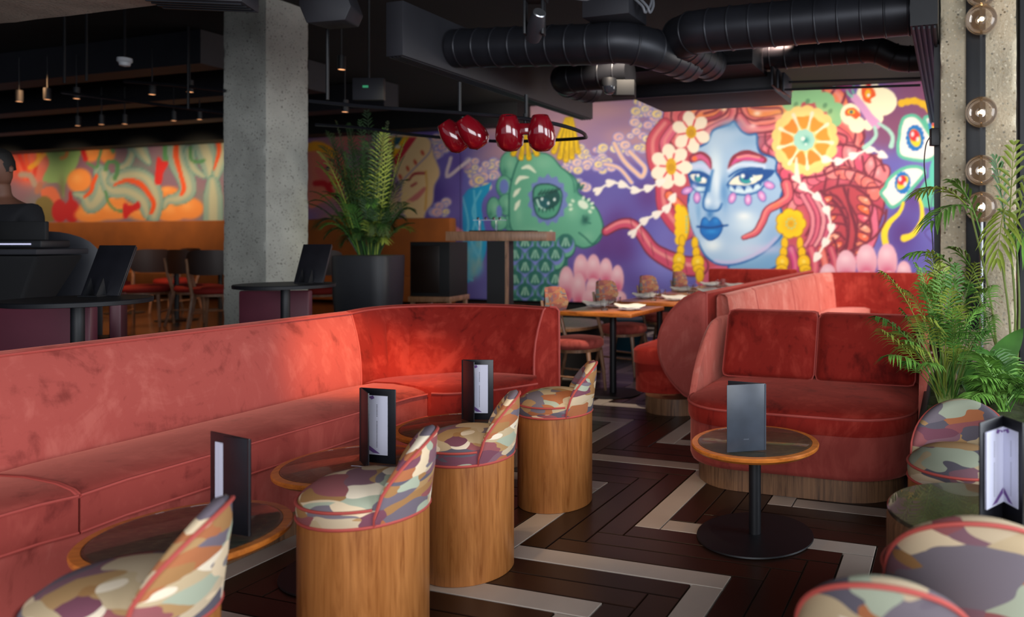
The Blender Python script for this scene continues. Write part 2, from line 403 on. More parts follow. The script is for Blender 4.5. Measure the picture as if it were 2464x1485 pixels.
# right aggregate column
k1, k2 = (2262 - CX) / F, (2446 - CX) / F
C2 = (k1 * 4.72, 4.72); wl = face_hit(C2, B2, 2446)
Cn = (C2[0] + B2[0] * wl, C2[1] + B2[1] * wl)
col2 = rough_column('concrete_column', Cn, wl, .42, 3.62, M['aggregate'], 120, .005, 5)
tag(col2, 'rough aggregate column with pebbly surface behind the palms on the right', 'column')
# ------------------------------------------------------------------ the mural: flat paint, laid down stroke by stroke as vertex colours
PX0, PX1, PY0, PY1, SCL = -400, 2420, 90, 820, .5
CW, CH = int((PX1 - PX0) * SCL), int((PY1 - PY0) * SCL)
cv = np.zeros((CH, CW, 3)); YY, XX = np.mgrid[0:CH, 0:CW].astype(float); XX = XX / SCL + PX0; YY = YY / SCL + PY0
def hx(c):
    c = c.lstrip('#'); return np.array([int(c[i:i + 2], 16) / 255 for i in (0, 2, 4)])
def _win(x0, x1, y0, y1):
    a = max(0, int((x0 - PX0) * SCL)); b_ = min(CW, int((x1 - PX0) * SCL) + 2); c = max(0, int((y0 - PY0) * SCL)); d = min(CH, int((y1 - PY0) * SCL) + 2)
    return slice(c, max(c, d)), slice(a, max(a, b_))
def _put(w, a, col):
    if a.size: cv[w] = cv[w] * (1 - a[..., None]) + hx(col) * a[..., None]
def ell(cx, cy, rx, ry, col, ang=0, soft=1.5, al=1.0):
    m_ = max(rx, ry) + 4; w = _win(cx - m_, cx + m_, cy - m_, cy + m_); x = XX[w] - cx; y = YY[w] - cy
    c, s_ = math.cos(R(ang)), math.sin(R(ang)); u = (x * c + y * s_) / rx; v = (-x * s_ + y * c) / ry
    d = (np.hypot(u, v) - 1) * min(rx, ry); _put(w, np.clip(.5 - d / soft, 0, 1) * al, col)
def blob(cx, cy, rx, ry, col, al=.6, ang=0):
    m_ = max(rx, ry) * 2.2; w = _win(cx - m_, cx + m_, cy - m_, cy + m_); x = XX[w] - cx; y = YY[w] - cy
    c, s_ = math.cos(R(ang)), math.sin(R(ang)); u = (x * c + y * s_) / rx; v = (-x * s_ + y * c) / ry
    _put(w, np.exp(-(u * u + v * v) * 1.2) * al, col)
def spl(pts, n=6, closed=False): return [(p.x, p.y) for p in cat([(x, y, 0) for x, y in pts], n, closed)]
def line(pts, wd, col, smooth=True, soft=1.5, al=1.0):
    """stroke; wd is a number or (start, end) or list of widths"""
    if smooth and len(pts) > 2: q = spl(pts, 6)
    else: q = pts
    n = len(q)
    ws = [wd] * n if not isinstance(wd, (tuple, list)) else list(np.interp(np.linspace(0, 1, n), np.linspace(0, 1, len(wd)), wd))
    mw = max(ws) + 4; xs = [p[0] for p in q]; ys = [p[1] for p in q]
    w = _win(min(xs) - mw, max(xs) + mw, min(ys) - mw, max(ys) + mw); x = XX[w]; y = YY[w]; best = np.full(x.shape, 1e9)
    for i in range(n - 1):
        ax, ay = q[i]; bx, by = q[i + 1]; dx, dy = bx - ax, by - ay; L = dx * dx + dy * dy + 1e-9
        t = np.clip(((x - ax) * dx + (y - ay) * dy) / L, 0, 1)
        best = np.minimum(best, np.hypot(x - ax - t * dx, y - ay - t * dy) - (ws[i] + (ws[i + 1] - ws[i]) * t) / 2)
    _put(w, np.clip(.5 - best / soft, 0, 1) * al, col)
def poly(pts, col, smooth=True, soft=1.5, al=1.0, out=None, ow=4):
    q = spl(pts, 6, True) if smooth else pts
    xs = [p[0] for p in q]; ys = [p[1] for p in q]; mw = 4
    w = _win(min(xs) - mw, max(xs) + mw, min(ys) - mw, max(ys) + mw); x = XX[w]; y = YY[w]; ins_ = np.zeros(x.shape, bool); best = np.full(x.shape, 1e9)
    for i in range(len(q)):
        ax, ay = q[i]; bx, by = q[(i + 1) % len(q)]
        if ay != by:
            cnd = ((ay > y) != (by > y)) & (x < (bx - ax) * (y - ay) / (by - ay) + ax); ins_ ^= cnd
        dx, dy = bx - ax, by - ay; L = dx * dx + dy * dy + 1e-9; t = np.clip(((x - ax) * dx + (y - ay) * dy) / L, 0, 1)
        best = np.minimum(best, np.hypot(x - ax - t * dx, y - ay - t * dy))
    d = np.where(ins_, -best, best); _put(w, np.clip(.5 - d / soft, 0, 1) * al, col)
    if out: line(list(q) + [q[0]], ow, out, False)
def T(reg, pts):
    ox, oy, k = {'a': (1560, 220, 6.188), 'b': (1560, 420, 6.188), 'c': (1840, 180, 5.712), 'd': (1840, 420, 5.867), 'e': (1090, 240, 2.97), 'f': (730, 310, 4.5), 'g': (0, 320, 4.563)}[reg]
    return [(ox + x / k, oy + y / k) for x, y in pts]
def T1(reg, x, y): return T(reg, [(x, y)])[0]
def strand(pts, w, base='#c8505f', dark='#7c2a3c', hi='#ef9a8e'):
    line(pts, [q * 1.0 + 4 for q in (w if isinstance(w, (list, tuple)) else [w])] if isinstance(w, (list, tuple)) else w + 4, dark)
    line(pts, w, base); ww = [q * .3 for q in w] if isinstance(w, (list, tuple)) else w * .3
    line([(x, y - .12 * (w if not isinstance(w, (list, tuple)) else w[0])) for x, y in pts], ww, hi, soft=6, al=.7)
def petalflower(cx, cy, r, n, petal, out=None, k=.42, a0=0, sy=1.0):
    for i in range(n):
        a = a0 + 2 * math.pi * i / n
        ell(cx + r * .62 * math.cos(a), cy + r * .62 * math.sin(a) * sy, r * .40, r * k, petal, math.degrees(a))
    ell(cx, cy, r * .5, r * .5, petal)
# ---- backgrounds
cv[:] = hx('#5d55a0')
for i in range(240):
    x = random.uniform(1090, 2300); y = random.uniform(180, 760)
    blob(x, y, random.uniform(30, 90), random.uniform(20, 70), random.choice(['#6a4a94', '#7d80c6', '#563a86', '#6e6fc0', '#5b5aae', '#8a86c8']), .4)
for i in range(90):
    x = random.uniform(1150, 1560); y = random.uniform(230, 380); blob(x, y, 60, 25, random.choice(['#b98a96', '#a87f9c', '#c99a92', '#8d6f98']), .4)
for x, y in ((1490, 540), (1500, 600), (1450, 590), (1560, 470), (2200, 470), (2170, 560)): blob(x, y, 40, 50, '#57246a', .6)
blob(1230, 290, 70, 45, '#e3b49a', .9); blob(1340, 300, 60, 30, '#b98d8f', .6)
for i in range(50): blob(random.uniform(2120, 2300), random.uniform(180, 330), 40, 40, random.choice(['#8b4a62', '#74406c', '#7d4a72']), .5)
# clouds: curls with blue outlines
def cloud(cx, cy, w_, h_, n, seed):
    rr = random.Random(seed)
    for i in range(n):
        x = cx + rr.uniform(-w_, w_); y = cy + rr.uniform(-h_, h_); r = rr.uniform(7, 13); c = rr.choice(['#f0c3ae', '#eec7b4', '#f3d9a2', '#e9b4ac', '#f4d58e'])
        ell(x, y, r + 2.2, r * .8 + 2.2, '#8d88c8'); ell(x, y, r, r * .8, c); ell(x + 2, y + 1, r * .5, r * .4, '#8f90cc'); ell(x + 3, y + 2, r * .34, r * .25, c)
cloud(1405, 385, 50, 30, 34, 1); cloud(1440, 400, 35, 14, 14, 7); cloud(1555, 300, 30, 60, 44, 2); cloud(1500, 345, 22, 22, 14, 3); cloud(1570, 258, 26, 18, 18, 8)
cloud(1160, 405, 40, 18, 22, 4); cloud(1165, 440, 25, 20, 12, 5); cloud(1395, 440, 25, 14, 8, 9)
for p_, w_ in (((( 1478, 345), (1500, 385), (1530, 415), (1545, 425), (1552, 405), (1535, 385), (1515, 365)), 9), (((1455, 395), (1490, 405), (1520, 440)), 7)):
    line(p_, w_ + 5, '#8d88c8'); line(p_, w_, '#ecc0a4')
# ---- flame tongues, blue
poly(T('e', ((40, 770), (0, 620), (0, 500), (60, 680), (110, 640), (190, 620), (270, 590), (280, 535), (262, 640), (205, 760), (240, 1010), (215, 1150), (120, 1300), (60, 1290), (40, 1100))), '#1c9ccb')
for q in (((70, 700), (110, 900), (60, 1100), (100, 1280)), ((150, 650), (160, 850), (130, 1000), (180, 1120)), ((200, 650), (140, 800), (200, 1000), (170, 1200)), ((60, 1250), (140, 1290))): line(T('e', q), 5, '#62c1dc'); 
for i in range(26): blob(*T1('e', random.uniform(60, 200), random.uniform(1020, 1250)), 9, 16, random.choice(['#82b4b8', '#5fb4cf', '#9ab2a6']), .7)
# ---- green camel head
G, GD, GL = '#62a98a', '#236658', '#9ad2ac'
for c in ((300, 600, 60), (300, 740, 55), (350, 500, 60)):  pass
for cx, cy, rx, ry in ((400, 470, 62, 95), (365, 620, 52, 75), (385, 750, 60, 75), (290, 780, 45, 80), (430, 880, 70, 60), (330, 880, 55, 50), (470, 1010, 75, 50)):
    x, y = T1('e', cx, cy); ell(x, y, rx / 2.97 + 2, ry / 2.97 + 2, GD); ell(x, y, rx / 2.97, ry / 2.97, G); blob(x + 3, y - 4, rx / 5, ry / 5, GL, .5); blob(x - rx / 6, y + ry / 6, rx / 8, ry / 8, GD, .5)
ell(*T1('e', 365, 620), 11, 17, '#6b7dc0'); ell(*T1('e', 330, 800), 7, 15, '#6b7dc0')
head = ((470, 430), (540, 390), (640, 380), (710, 410), (770, 480), (850, 540), (885, 590), (890, 660), (950, 710), (1020, 770), (1060, 850), (1072, 920), (1050, 1000), (1000, 1040), (930, 1060), (860, 1040), (760, 1072), (640, 1065), (520, 1020), (420, 930), (400, 800), (410, 620))
poly(T('e', head), G, out=GD, ow=3.5)
for q in ((640, 450, 90, 60), (560, 950, 100, 40), (850, 800, 50, 60), (960, 980, 50, 40), (470, 820, 30, 80)): blob(*T1('e', q[0], q[1]), q[2] / 3, q[3] / 3, GL, .35)
blob(*T1('e', 880, 640), 10, 25, '#3f8a70', .5); blob(*T1('e', 700, 1040), 60, 8, '#3f8a70', .6)
line(T('e', ((760, 470), (850, 560), (870, 660))), 3, GD, al=.7)
line(T('e', ((900, 950), (950, 990), (1000, 1030), (1060, 960))), 3.5, GD); blob(*T1('e', 945, 860), 9, 12, '#144a44', .9, 30); line(T('e', ((930, 830), (940, 870), (985, 885))), 3, GD)
star = []
for k in range(28):
    a = 2 * math.pi * k / 28; r = 1 + .07 * (1 if k % 2 else -1); x, y = T1('e', 678, 715); star.append((x + 46 * r * math.cos(a), y + 58 * r * math.sin(a)))
poly(star, '#6f7fba')
ex, ey = T1('e', 672, 722); poly([(ex - 34, ey - 12), (ex - 26, ey - 36), (ex + 5, ey - 40), (ex + 32, ey - 26), (ex + 35, ey), (ex + 22, ey + 34), (ex - 5, ey + 44), (ex - 26, ey + 30)], '#4f9a7e', out='#123f3c', ow=3)
poly([(ex - 30, ey - 8), (ex - 8, ey - 12), (ex + 20, ey - 26), (ex + 32, ey - 8), (ex + 22, ey + 12), (ex - 6, ey + 22), (ex - 26, ey + 10)], '#184f4b'); ell(ex - 6, ey + 6, 13, 12, '#1d5a60'); line([(ex - 24, ey - 2), (ex - 18, ey + 14), (ex - 6, ey + 21)], 5, '#b9dfd0')
for dx, dy in ((-12, -4), (3, 6), (18, -3)): ell(ex + dx, ey + dy, 3, 4, '#e8f2ee')
for k in range(6): line([(ex - 20 + k * 8, ey - 14 - k * 1.5), (ex - 12 + k * 9, ey - 26 - k)], (5, 1.5), '#123f3c')
for k in range(5): line([(ex - 18 + k * 8, ey + 20 - abs(k - 1) * 2), (ex - 20 + k * 9, ey + 30 - abs(k - 1) * 2)], (4, 1), '#123f3c')
for q in (((495, 490), (540, 480), (590, 520)), ((450, 600), (480, 560), (540, 555)), ((435, 690), (455, 660), (480, 635)), ((445, 785), (460, 750), (478, 720)), ((700, 940), (712, 975), (722, 1005))): line(T('e', q), (5, 11, 3), '#dfe9cf')
x, y = T1('e', 930, 750); ell(x, y, 14, 9, '#dcebd4', 35)
for k in range(9): a = R(-200 + k * 30) ; ell(x - 4 + 27 * math.cos(a), y + 4 + 20 * math.sin(a), 3.5, 5, '#d3e6cc', math.degrees(a) + 90) if k not in (3,) else None
line(T('e', ((890, 640), (900, 600), (915, 640), (930, 610))), 5, GD)
# yellow tassels
for bx, by, n_, L_ in ((830, 130, 5, 300), (515, 250, 4, 170)):
    x0, y0 = T1('e', bx, by)
    for k in range(n_):
        u = k / (n_ - 1) - .5; x1 = x0 + u * (58 if n_ == 5 else 56) - (8 if n_ == 5 else 0); y1 = y0 + L_ / 2.97 * (.86 + .14 * math.cos(u * 4))
        line([(x0 + u * 14, y0), (x1, y1)], (6, 15), '#a07c05'); line([(x0 + u * 14, y0), (x1, y1)], (3, 11), '#f2c60c'); ell(x1, y1 - 12, 2.5, 11, '#b98e06'); ell(x1, y1 - 12, 1, 7, '#f2c60c')
# feathered neck
poly(T('e', ((385, 1000), (520, 1020), (640, 1065), (820, 1070), (820, 1250), (740, 1500), (385, 1500))), '#2c6f63', smooth=False)
for r_ in range(7):
    for k in range(5):
        x, y = T1('e', 430 + k * 145 + (72 if r_ % 2 else 0) - 60, 1030 + r_ * 88)
        if x > 1366 - r_ * 6 + 6: continue
        if x < 1214: continue
        ell(x, y + 6, 24, 30, '#1e5a50'); ell(x, y + 5, 22, 27, '#6bb291'); ell(x, y, 20, 22, '#7a86cc'); ell(x, y - 6, 17, 18, '#2c6f63')
        for dx in (-8, 0, 8): line([(x + dx * .3, y - 14), (x + dx, y + 4)], (2, 4), '#a9d4bb')
# pink petal fountains
def petals(lst, ang=0):
    for x, y, rx, ry in lst:
        ell(x, y, rx, ry, '#e7a9b6'); blob(x, y + ry * .6, rx * .8, ry * .45, '#d2486e', .75); blob(x - rx * .1, y - ry * .45, rx * .7, ry * .35, '#f4cfd4', .8)
petals([(1398, 650, 18, 38), (1428, 650, 17, 38), (1458, 655, 16, 34), (1486, 672, 15, 34), (1363, 685, 19, 44), (1393, 700, 17, 44), (1427, 695, 17, 26), (1440, 720, 40, 30), (1490, 720, 18, 20)])
# ---- hair masses around the face
HR, HD, HO, HP = '#bf4a58', '#6e2436', '#ee7d4c', '#d56a7c'
mass = ((1638, 236), (1600, 262), (1610, 300), (1575, 320), (1560, 370), (1572, 420), (1590, 470), (1605, 540), (1660, 560), (1680, 640), (1700, 670), (1980, 670), (2010, 640), (2075, 600), (2115, 540), (2130, 470), (2122, 420), (2080, 380), (2060, 300), (2020, 240), (1990, 205), (1900, 190), (1880, 232))
poly(mass, HR, out=HD, ow=5)
random.seed(11)
for i in range(60): blob(random.uniform(1870, 2110), random.uniform(230, 640), 16, 22, random.choice([HP, '#b83a55', '#e2707a', '#a92f4e']), .5)
# top curls: left lobe
for pts, w_, c in ((((1640, 245), (1615, 275), (1622, 320), (1640, 345)), 34, '#d9646a'), (((1730, 238), (1715, 262), (1680, 272), (1655, 300)), 30, '#ee8652'), (((1752, 240), (1745, 280), (1715, 300), (1690, 312), (1675, 345)), 20, '#e8766a'),
                   (((1772, 238), (1765, 285), (1730, 305), (1705, 320), (1695, 350)), 22, '#dd6a72')):
    strand(pts, w_, c)
for pts, w_, c in ((((1790, 240), (1805, 262), (1840, 268), (1880, 262)), 30, '#f0894e'), (((1782, 250), (1795, 285), (1830, 295), (1880, 285)), 22, '#ec7c6e'), (((1780, 285), (1800, 310), (1840, 315), (1880, 305)), 24, '#de6a76')):
    strand(pts, w_, c)
for x, y, c in ((1742, 262, '#ffe8bf'), (1765, 254, '#ffd9c8'), (1832, 245, '#ffdd8a'), (1822, 273, '#ffe9d0'), (1812, 303, '#ffc7c0')): blob(x, y, 10, 6, c, .95)
# right coils
for k, (x, y, rx, ry, a) in enumerate(((1935, 215, 70, 26, -5), (2010, 240, 40, 20, 40), (2020, 330, 30, 45, 0), (2055, 345, 24, 55, -15))):
    pass
for pts, w_, c in ((((1985, 200), (2020, 235), (2030, 270)), 28, '#ef8058'), (((1960, 205), (1990, 250), (2010, 290)), 16, '#e0705f'), (((2020, 290), (2055, 320), (2062, 360)), 34, '#e56a62'), (((2000, 310), (2035, 335), (2040, 370)), 24, '#dc5a66'),
                   (((1880, 330), (1862, 350), (1872, 390), (1905, 415)), 22, HP), (((1860, 335), (1840, 360), (1850, 385), (1890, 410)), 14, '#d9627c'),
                   (((1890, 395), (1890, 440), (1910, 480), (1900, 510)), 18, '#e0808a'), (((1905, 410), (1915, 450), (1940, 480)), 26, HP)):
    strand(pts, w_, c)
# the big braid: an arc of lobes over a round basket of leaves
for k in range(9):
    u = k / 8; a = R(205 + u * 135); x = 2010 + 112 * math.cos(a); y = 452 + 82 * math.sin(a)
    ell(x, y, 22, 34, HD, math.degrees(a) + 60); ell(x, y, 19, 31, random.choice(['#d9536e', '#e0697c', '#cf4664', '#e57f82']), math.degrees(a) + 60); blob(x - 4, y - 10, 6, 9, '#f6b9b4', .8)
for k in range(11):
    u = k / 10; a = R(190 + u * 150); x = 2010 + 92 * math.cos(a) + 5; y = 485 + 70 * math.sin(a)
    ell(x, y, 17, 24, HD, math.degrees(a)); ell(x, y, 15, 21, random.choice(['#e0697c', '#d8526b', '#ea8a84', '#e9756a']), math.degrees(a)); blob(x, y - 6, 7, 6, '#f3a6a0', .6)
ell(2030, 535, 78, 92, HD); ell(2030, 535, 74, 88, '#b9424c')
for sx, sy, ang0 in ((2008, 560, 0), (2062, 545, 0)):
    pass
line([(1975, 460), (2020, 500), (2040, 560), (2030, 620)], 8, HD); line([(2030, 450), (2045, 500), (2060, 560), (2050, 620)], 7, HD); line([(2090, 470), (2095, 520), (2070, 570)], 6, HD)
for k in range(7):
    y = 475 + k * 22
    for sgn, x0 in ((-1, 2005 + k * 5), (1, 2070 - k * 1)):
        c = ['#f0684a', '#f08a6a', '#ee6a40', '#e2566a', '#f29a7c'][(k + (sgn > 0)) % 5]
        ell(x0 + sgn * 20 - (8 if sgn > 0 else 0), y + 8, 22, 10, HD, sgn * 28); ell(x0 + sgn * 20 - (8 if sgn > 0 else 0), y + 8, 19, 7.5, c, sgn * 28); blob(x0 + sgn * 14, y + 6, 5, 3, '#ffd9c0', .8)
line([(2100, 500), (2105, 560), (2080, 610), (2040, 635)], 20, HD); line([(2100, 500), (2105, 560), (2080, 610), (2040, 635)], 15, '#df6a84')
# dark contour strokes that part the hair
for reg, w_, cs_ in (('a', 4.5, (((430, 130), (360, 250), (340, 400), (380, 470)), ((560, 260), (640, 180), (800, 150), (900, 100)), ((700, 350), (760, 280), (900, 240), (1000, 180), (1050, 90)), ((830, 330), (1000, 280), (1080, 200), (1090, 90)),
        ((800, 570), (880, 450), (1040, 400), (1180, 290), (1200, 90)), ((950, 580), (1060, 520), (1250, 460), (1320, 330), (1340, 90)), ((1385, 100), (1370, 230), (1430, 360), (1560, 430), (1700, 420), (1870, 400)),
        ((1450, 90), (1470, 180), (1560, 240), (1760, 250), (1960, 250), (2000, 330)), ((1310, 440), (1330, 540), (1450, 620), (1640, 620), (1880, 590)), ((1640, 680), (1630, 780), (1680, 880), (1900, 1000)), ((1740, 640), (1750, 780), (1860, 870)),
        ((240, 560), (250, 650), (340, 780)), ((120, 640), (120, 760), (170, 840)), ((30, 930), (100, 980), (200, 1020)), ((340, 500), (200, 560), (60, 700), (10, 950), (60, 1100)))),
    ('c', 5, (((1000, 600), (1200, 650), (1250, 780), (1230, 930)), ((1010, 800), (1120, 850), (1130, 920)), ((1350, 740), (1370, 860), (1320, 960)), ((960, 970), (1080, 960), (1250, 990), (1380, 1060), (1560, 1160), (1650, 1320)),
        ((520, 1420), (800, 1380), (1000, 1300), (1200, 1310), (1400, 1380), (1600, 1480)), ((790, 1260), (830, 1370)), ((930, 1200), (960, 1300)), ((1140, 1180), (1190, 1290)), ((1340, 1120), (1370, 1300), (1400, 1360)), ((1500, 1130), (1530, 1250), (1490, 1400)),
        ((960, 200), (900, 300), (930, 380)), ((1120, 210), (1090, 330), (1060, 400)))),
    ('d', 5, (((350, 0), (360, 150), (450, 250), (600, 290), (800, 240), (1000, 180), (1200, 150), (1400, 190), (1600, 180)), ((870, 50), (840, 210)), ((1050, 10), (1020, 170)), ((1270, 10), (1200, 140)),
        ((920, 250), (1080, 400), (1170, 560), (1190, 760), (1160, 950), (1060, 1100)), ((1180, 200), (1180, 360), (1250, 500), (1310, 640), (1300, 850), (1300, 950)), ((1300, 200), (1450, 300), (1520, 450), (1480, 620), (1350, 740)),
        ((880, 290), (1000, 300), (1090, 400)), ((900, 430), (1000, 450), (1140, 480)), ((960, 570), (1080, 570), (1170, 620)), ((980, 690), (1100, 700), (1170, 740)), ((1000, 820), (1080, 860), (1130, 920)), ((1520, 430), (1620, 470), (1690, 550)), ((1480, 650), (1510, 800), (1490, 900)),
        ((600, 460), (670, 560), (650, 720), (580, 860)), ((660, 330), (760, 480), (770, 700), (660, 880), (590, 930)), ((1720, 500), (1680, 700), (1530, 900), (1250, 1060), (1000, 1170), (760, 1300)), ((960, 900), (1010, 1000), (1020, 1120)), ((850, 1080), (850, 1180), (820, 1250))))):
    for c_ in cs_: line(T(reg, c_), w_ + 3, '#9a3a48', soft=4, al=.5); line(T(reg, c_), w_ - .8, '#6e2436', soft=2.5)
# hanging strands by the earring
for k in range(4): strand([(1930 + k * 14, 470), (1955 + k * 13, 520), (1950 + k * 12, 570), (1925 + k * 12, 610)], 10, ['#d8768c', '#c9466c', '#dd8a98', '#b83a66'][k])
for k in range(6): strand([(1880 + k * 24, 600), (1890 + k * 24, 640), (1880 + k * 25, 680)], 16, ['#a82a62', '#c83a78', '#b43260', '#d4526a', '#e0665a', '#c0405c'][k])
poly(((1690, 655), (1740, 640), (1800, 660), (1880, 650), (1880, 690), (1690, 690)), '#cf5a78')
# left hair loops
for pts, w_, c in ((((1600, 300), (1572, 340), (1575, 390), (1590, 420)), 30, '#c8485c'), (((1620, 310), (1600, 340), (1602, 360)), 22, '#d8607a'), (((1595, 450), (1600, 500), (1625, 540), (1650, 560)), 34, '#c4405a'), (((1610, 470), (1640, 500), (1655, 520)), 20, '#e8683e')):
    strand(pts, w_, c)
# tail curling out to the left
tail = [(1458, 557), (1490, 540), (1520, 540), (1545, 565), (1570, 600), (1605, 622), (1650, 640), (1680, 640)]
line(tail, (22, 26, 30, 38, 48, 52), HD); line(tail, (15, 19, 23, 30, 40, 44), '#c94a68'); line([(x, y - 4) for x, y in tail], (5, 7, 10), '#ee9a90', soft=5, al=.8)
for x, y in tail[2:]: line([(x - 4, y - 16), (x + 3, y + 16)], 2, HD, al=.7)
# ---- the face
face = T('a', ((960, 590), (1100, 530), (1200, 500), (1270, 450), (1330, 520), (1400, 600), (1500, 650), (1610, 640), (1620, 780), (1680, 920), (1900, 1010), (1900, 1180), (1960, 1300), (2010, 1450))) + \
       T('b', ((2000, 250), (1960, 400), (1990, 600), (2010, 800), (1970, 930), (1800, 1100), (1600, 1230), (1400, 1310), (1180, 1350), (1000, 1320), (870, 1230), (800, 1130), (730, 960), (650, 760), (600, 520), (600, 330), (640, 200), (620, 0))) + T('a', ((600, 1200), (650, 1000), (720, 850), (880, 760)))
poly(T('b', ((1230, 1300), (1500, 1200), (1960, 900), (2040, 1000), (1980, 1300), (1700, 1450), (1240, 1450))), '#6f9fc6', out='#0d4f94', ow=4)
poly(face, '#9fbcd8', out='#0d4f94', ow=5)
for x, y, rx, ry, c, al in ((1720, 400, 20, 60, '#d6e4e8', .8), (1745, 330, 50, 30, '#b3cbe0', .6), (1760, 300, 30, 14, '#6f9cc4', .7), (1800, 340, 36, 20, '#7fa8cc', .6), (1800, 540, 45, 30, '#cfe0ea', .9), (1790, 520, 20, 12, '#eef2ee', .8), (1715, 590, 20, 14, '#eef0e6', .95), (1712, 585, 30, 22, '#cfe0ec', .6),
                           (1790, 600, 50, 30, '#c7dbe8', .6), (1860, 560, 30, 40, '#7ea4cc', .5), (1850, 500, 20, 30, '#9db7d8', .4), (1680, 510, 8, 40, '#5e93c2', .6), (1670, 540, 10, 30, '#c2d6e8', .5), (1745, 470, 10, 40, '#5d92c4', .6), (1840, 600, 60, 12, '#c9c2de', .6)): blob(x, y, rx, ry, c, al, 0)
line(T('b', ((1000, 1290), (1180, 1310), (1400, 1270), (1700, 1130), (1900, 950))), 7, '#c9b3d8', soft=8, al=.7)
# brows
line(T('a', ((1190, 1150), (1300, 1010), (1480, 950), (1720, 1020))), (4, 22, 26, 16), '#8a2c3f'); line(T('a', ((1240, 1090), (1330, 1010), (1480, 980), (1700, 1020))), (2, 11, 15, 8), '#cf4a86'); line(T('a', ((1330, 985), (1480, 960), (1650, 985))), 5, '#ee9a88', soft=4)
line(T('a', ((660, 1000), (780, 960), (880, 1020), (930, 1150))), (20, 22, 18, 6), '#8a2c3f'); line(T('a', ((680, 1000), (780, 975), (870, 1030), (915, 1120))), (12, 12, 9, 3), '#cf5a86'); ell(*T1('a', 690, 1000), 6, 6, '#f0703c')
# lids
line(T('a', ((1200, 1180), (1320, 1100), (1500, 1090), (1720, 1120))), 9, '#cfdcec', soft=6); line(T('a', ((680, 1120), (800, 1110), (900, 1180))), 12, '#bfcbe6', soft=6)
poly(T('a', ((1160, 1400), (1240, 1290), (1340, 1200), (1500, 1155), (1700, 1160), (1870, 1170), (1860, 1230), (1780, 1300), (1660, 1370), (1500, 1400), (1300, 1400))), '#0d4a90')
poly(T('a', ((1200, 1380), (1270, 1290), (1360, 1250), (1440, 1230), (1600, 1250), (1700, 1240), (1680, 1300), (1580, 1370), (1460, 1400), (1320, 1390))), '#efe6cf')
ex, ey = T1('a', 1455, 1290); ell(ex, ey, 17, 14, '#0d4a90'); ell(ex, ey + 3, 13, 10, '#2a9a98'); ell(ex, ey - 3, 9, 8, '#0a3f86'); ell(ex - 8, ey - 5, 5, 5, '#f5f4ec'); ell(ex + 14, ey + 3, 5, 5, '#f5f4ec')
line(T('a', ((1200, 1270), (1330, 1180), (1500, 1140), (1700, 1150))), 4, '#0d4a90')
line(T('b', ((1180, 160), (1250, 270), (1450, 300), (1640, 250), (1780, 90))), 4, '#1a5a9c')
line(T('b', ((1230, 220), (1440, 250), (1640, 180))), 9, '#cfe3ea', soft=5)
for x, y in ((1280, 200), (1420, 210), (1550, 190), (1660, 140)): poly(T('b', ((x - 45, y - 40), (x + 40, y - 40), (x + 12, y + 40))), '#0d4a90', smooth=False)
poly(T('a', ((590, 1200), (700, 1180), (820, 1200), (930, 1280), (900, 1400), (760, 1420), (640, 1380), (600, 1300))), '#0d4a90')
poly(T('a', ((620, 1250), (700, 1230), (800, 1270), (880, 1320), (850, 1370), (740, 1360), (660, 1320))), '#e3dfd0'); ex, ey = T1('a', 745, 1290); ell(ex, ey, 10, 10, '#0d4a90'); ell(ex, ey + 2, 7, 7, '#2a8f98'); ell(ex - 1, ey - 6, 4, 4, '#f3f2ea'); ell(ex + 12, ey + 3, 5, 5, '#f3f2ea')
line(T('b', ((620, 40), (640, 160), (720, 250), (860, 260))), 4, '#0d4a90'); blob(*T1('b', 760, 220), 11, 7, '#cfe6ea', .95); blob(*T1('b', 680, 170), 8, 8, '#a8a8da', .8)
# nose
line(T('a', ((960, 1180), (930, 1300), (900, 1480))), 7, '#2c6cab', soft=5, al=.9); line(T('b', ((900, 60), (860, 250), (820, 400), (830, 500), (900, 540), (1040, 530), (1090, 440))), (8, 7, 5, 5, 6), '#1a5a9c', soft=3)
blob(*T1('b', 1020, 120), 9, 42, '#d8e4ec', .9); blob(*T1('b', 890, 400), 9, 12, '#dfe9ee', .9); blob(*T1('b', 1030, 420), 9, 10, '#c3d6e6', .9); blob(*T1('b', 1120, 250), 10, 30, '#5b8ec0', .7)
# mouth
line(T('b', ((720, 775), (900, 790), (1180, 755))), (5, 8, 4), '#0b4a90')
poly(T('b', ((780, 770), (800, 670), (850, 640), (910, 700), (970, 640), (1040, 660), (1100, 760), (1080, 860), (1020, 940), (920, 980), (840, 940), (780, 860))), '#0f66b4', out='#0b4a90', ow=2.5)
line(T('b', ((770, 775), (930, 795), (1110, 760))), 5, '#0a3f80'); blob(*T1('b', 940, 850), 16, 6, '#2b8ad0', .9); blob(*T1('b', 860, 700), 8, 8, '#2b86cc', .8); blob(*T1('b', 1010, 690), 8, 8, '#2b86cc', .8); blob(*T1('b', 920, 590), 10, 14, '#2c6cab', .8)
for x, y, a in ((1250, 350, 20), (1485, 375, 0), (1690, 320, -25), (1800, 160, -70)): p_ = T1('b', x, y); ell(*p_, 10, 15, '#5a67ac', a); ell(*p_, 8, 12.5, '#d58cc6', a); ell(*p_, 3, 6, '#edbfe0', a)
for x, y, a in ((580, 240, 70), (725, 345, 0)): p_ = T1('b', x, y); ell(*p_, 9, 15, '#5a4f9c', a); ell(*p_, 7.5, 12.5, '#cb88c6', a); ell(*p_, 3, 6, '#e5b4dc', a)
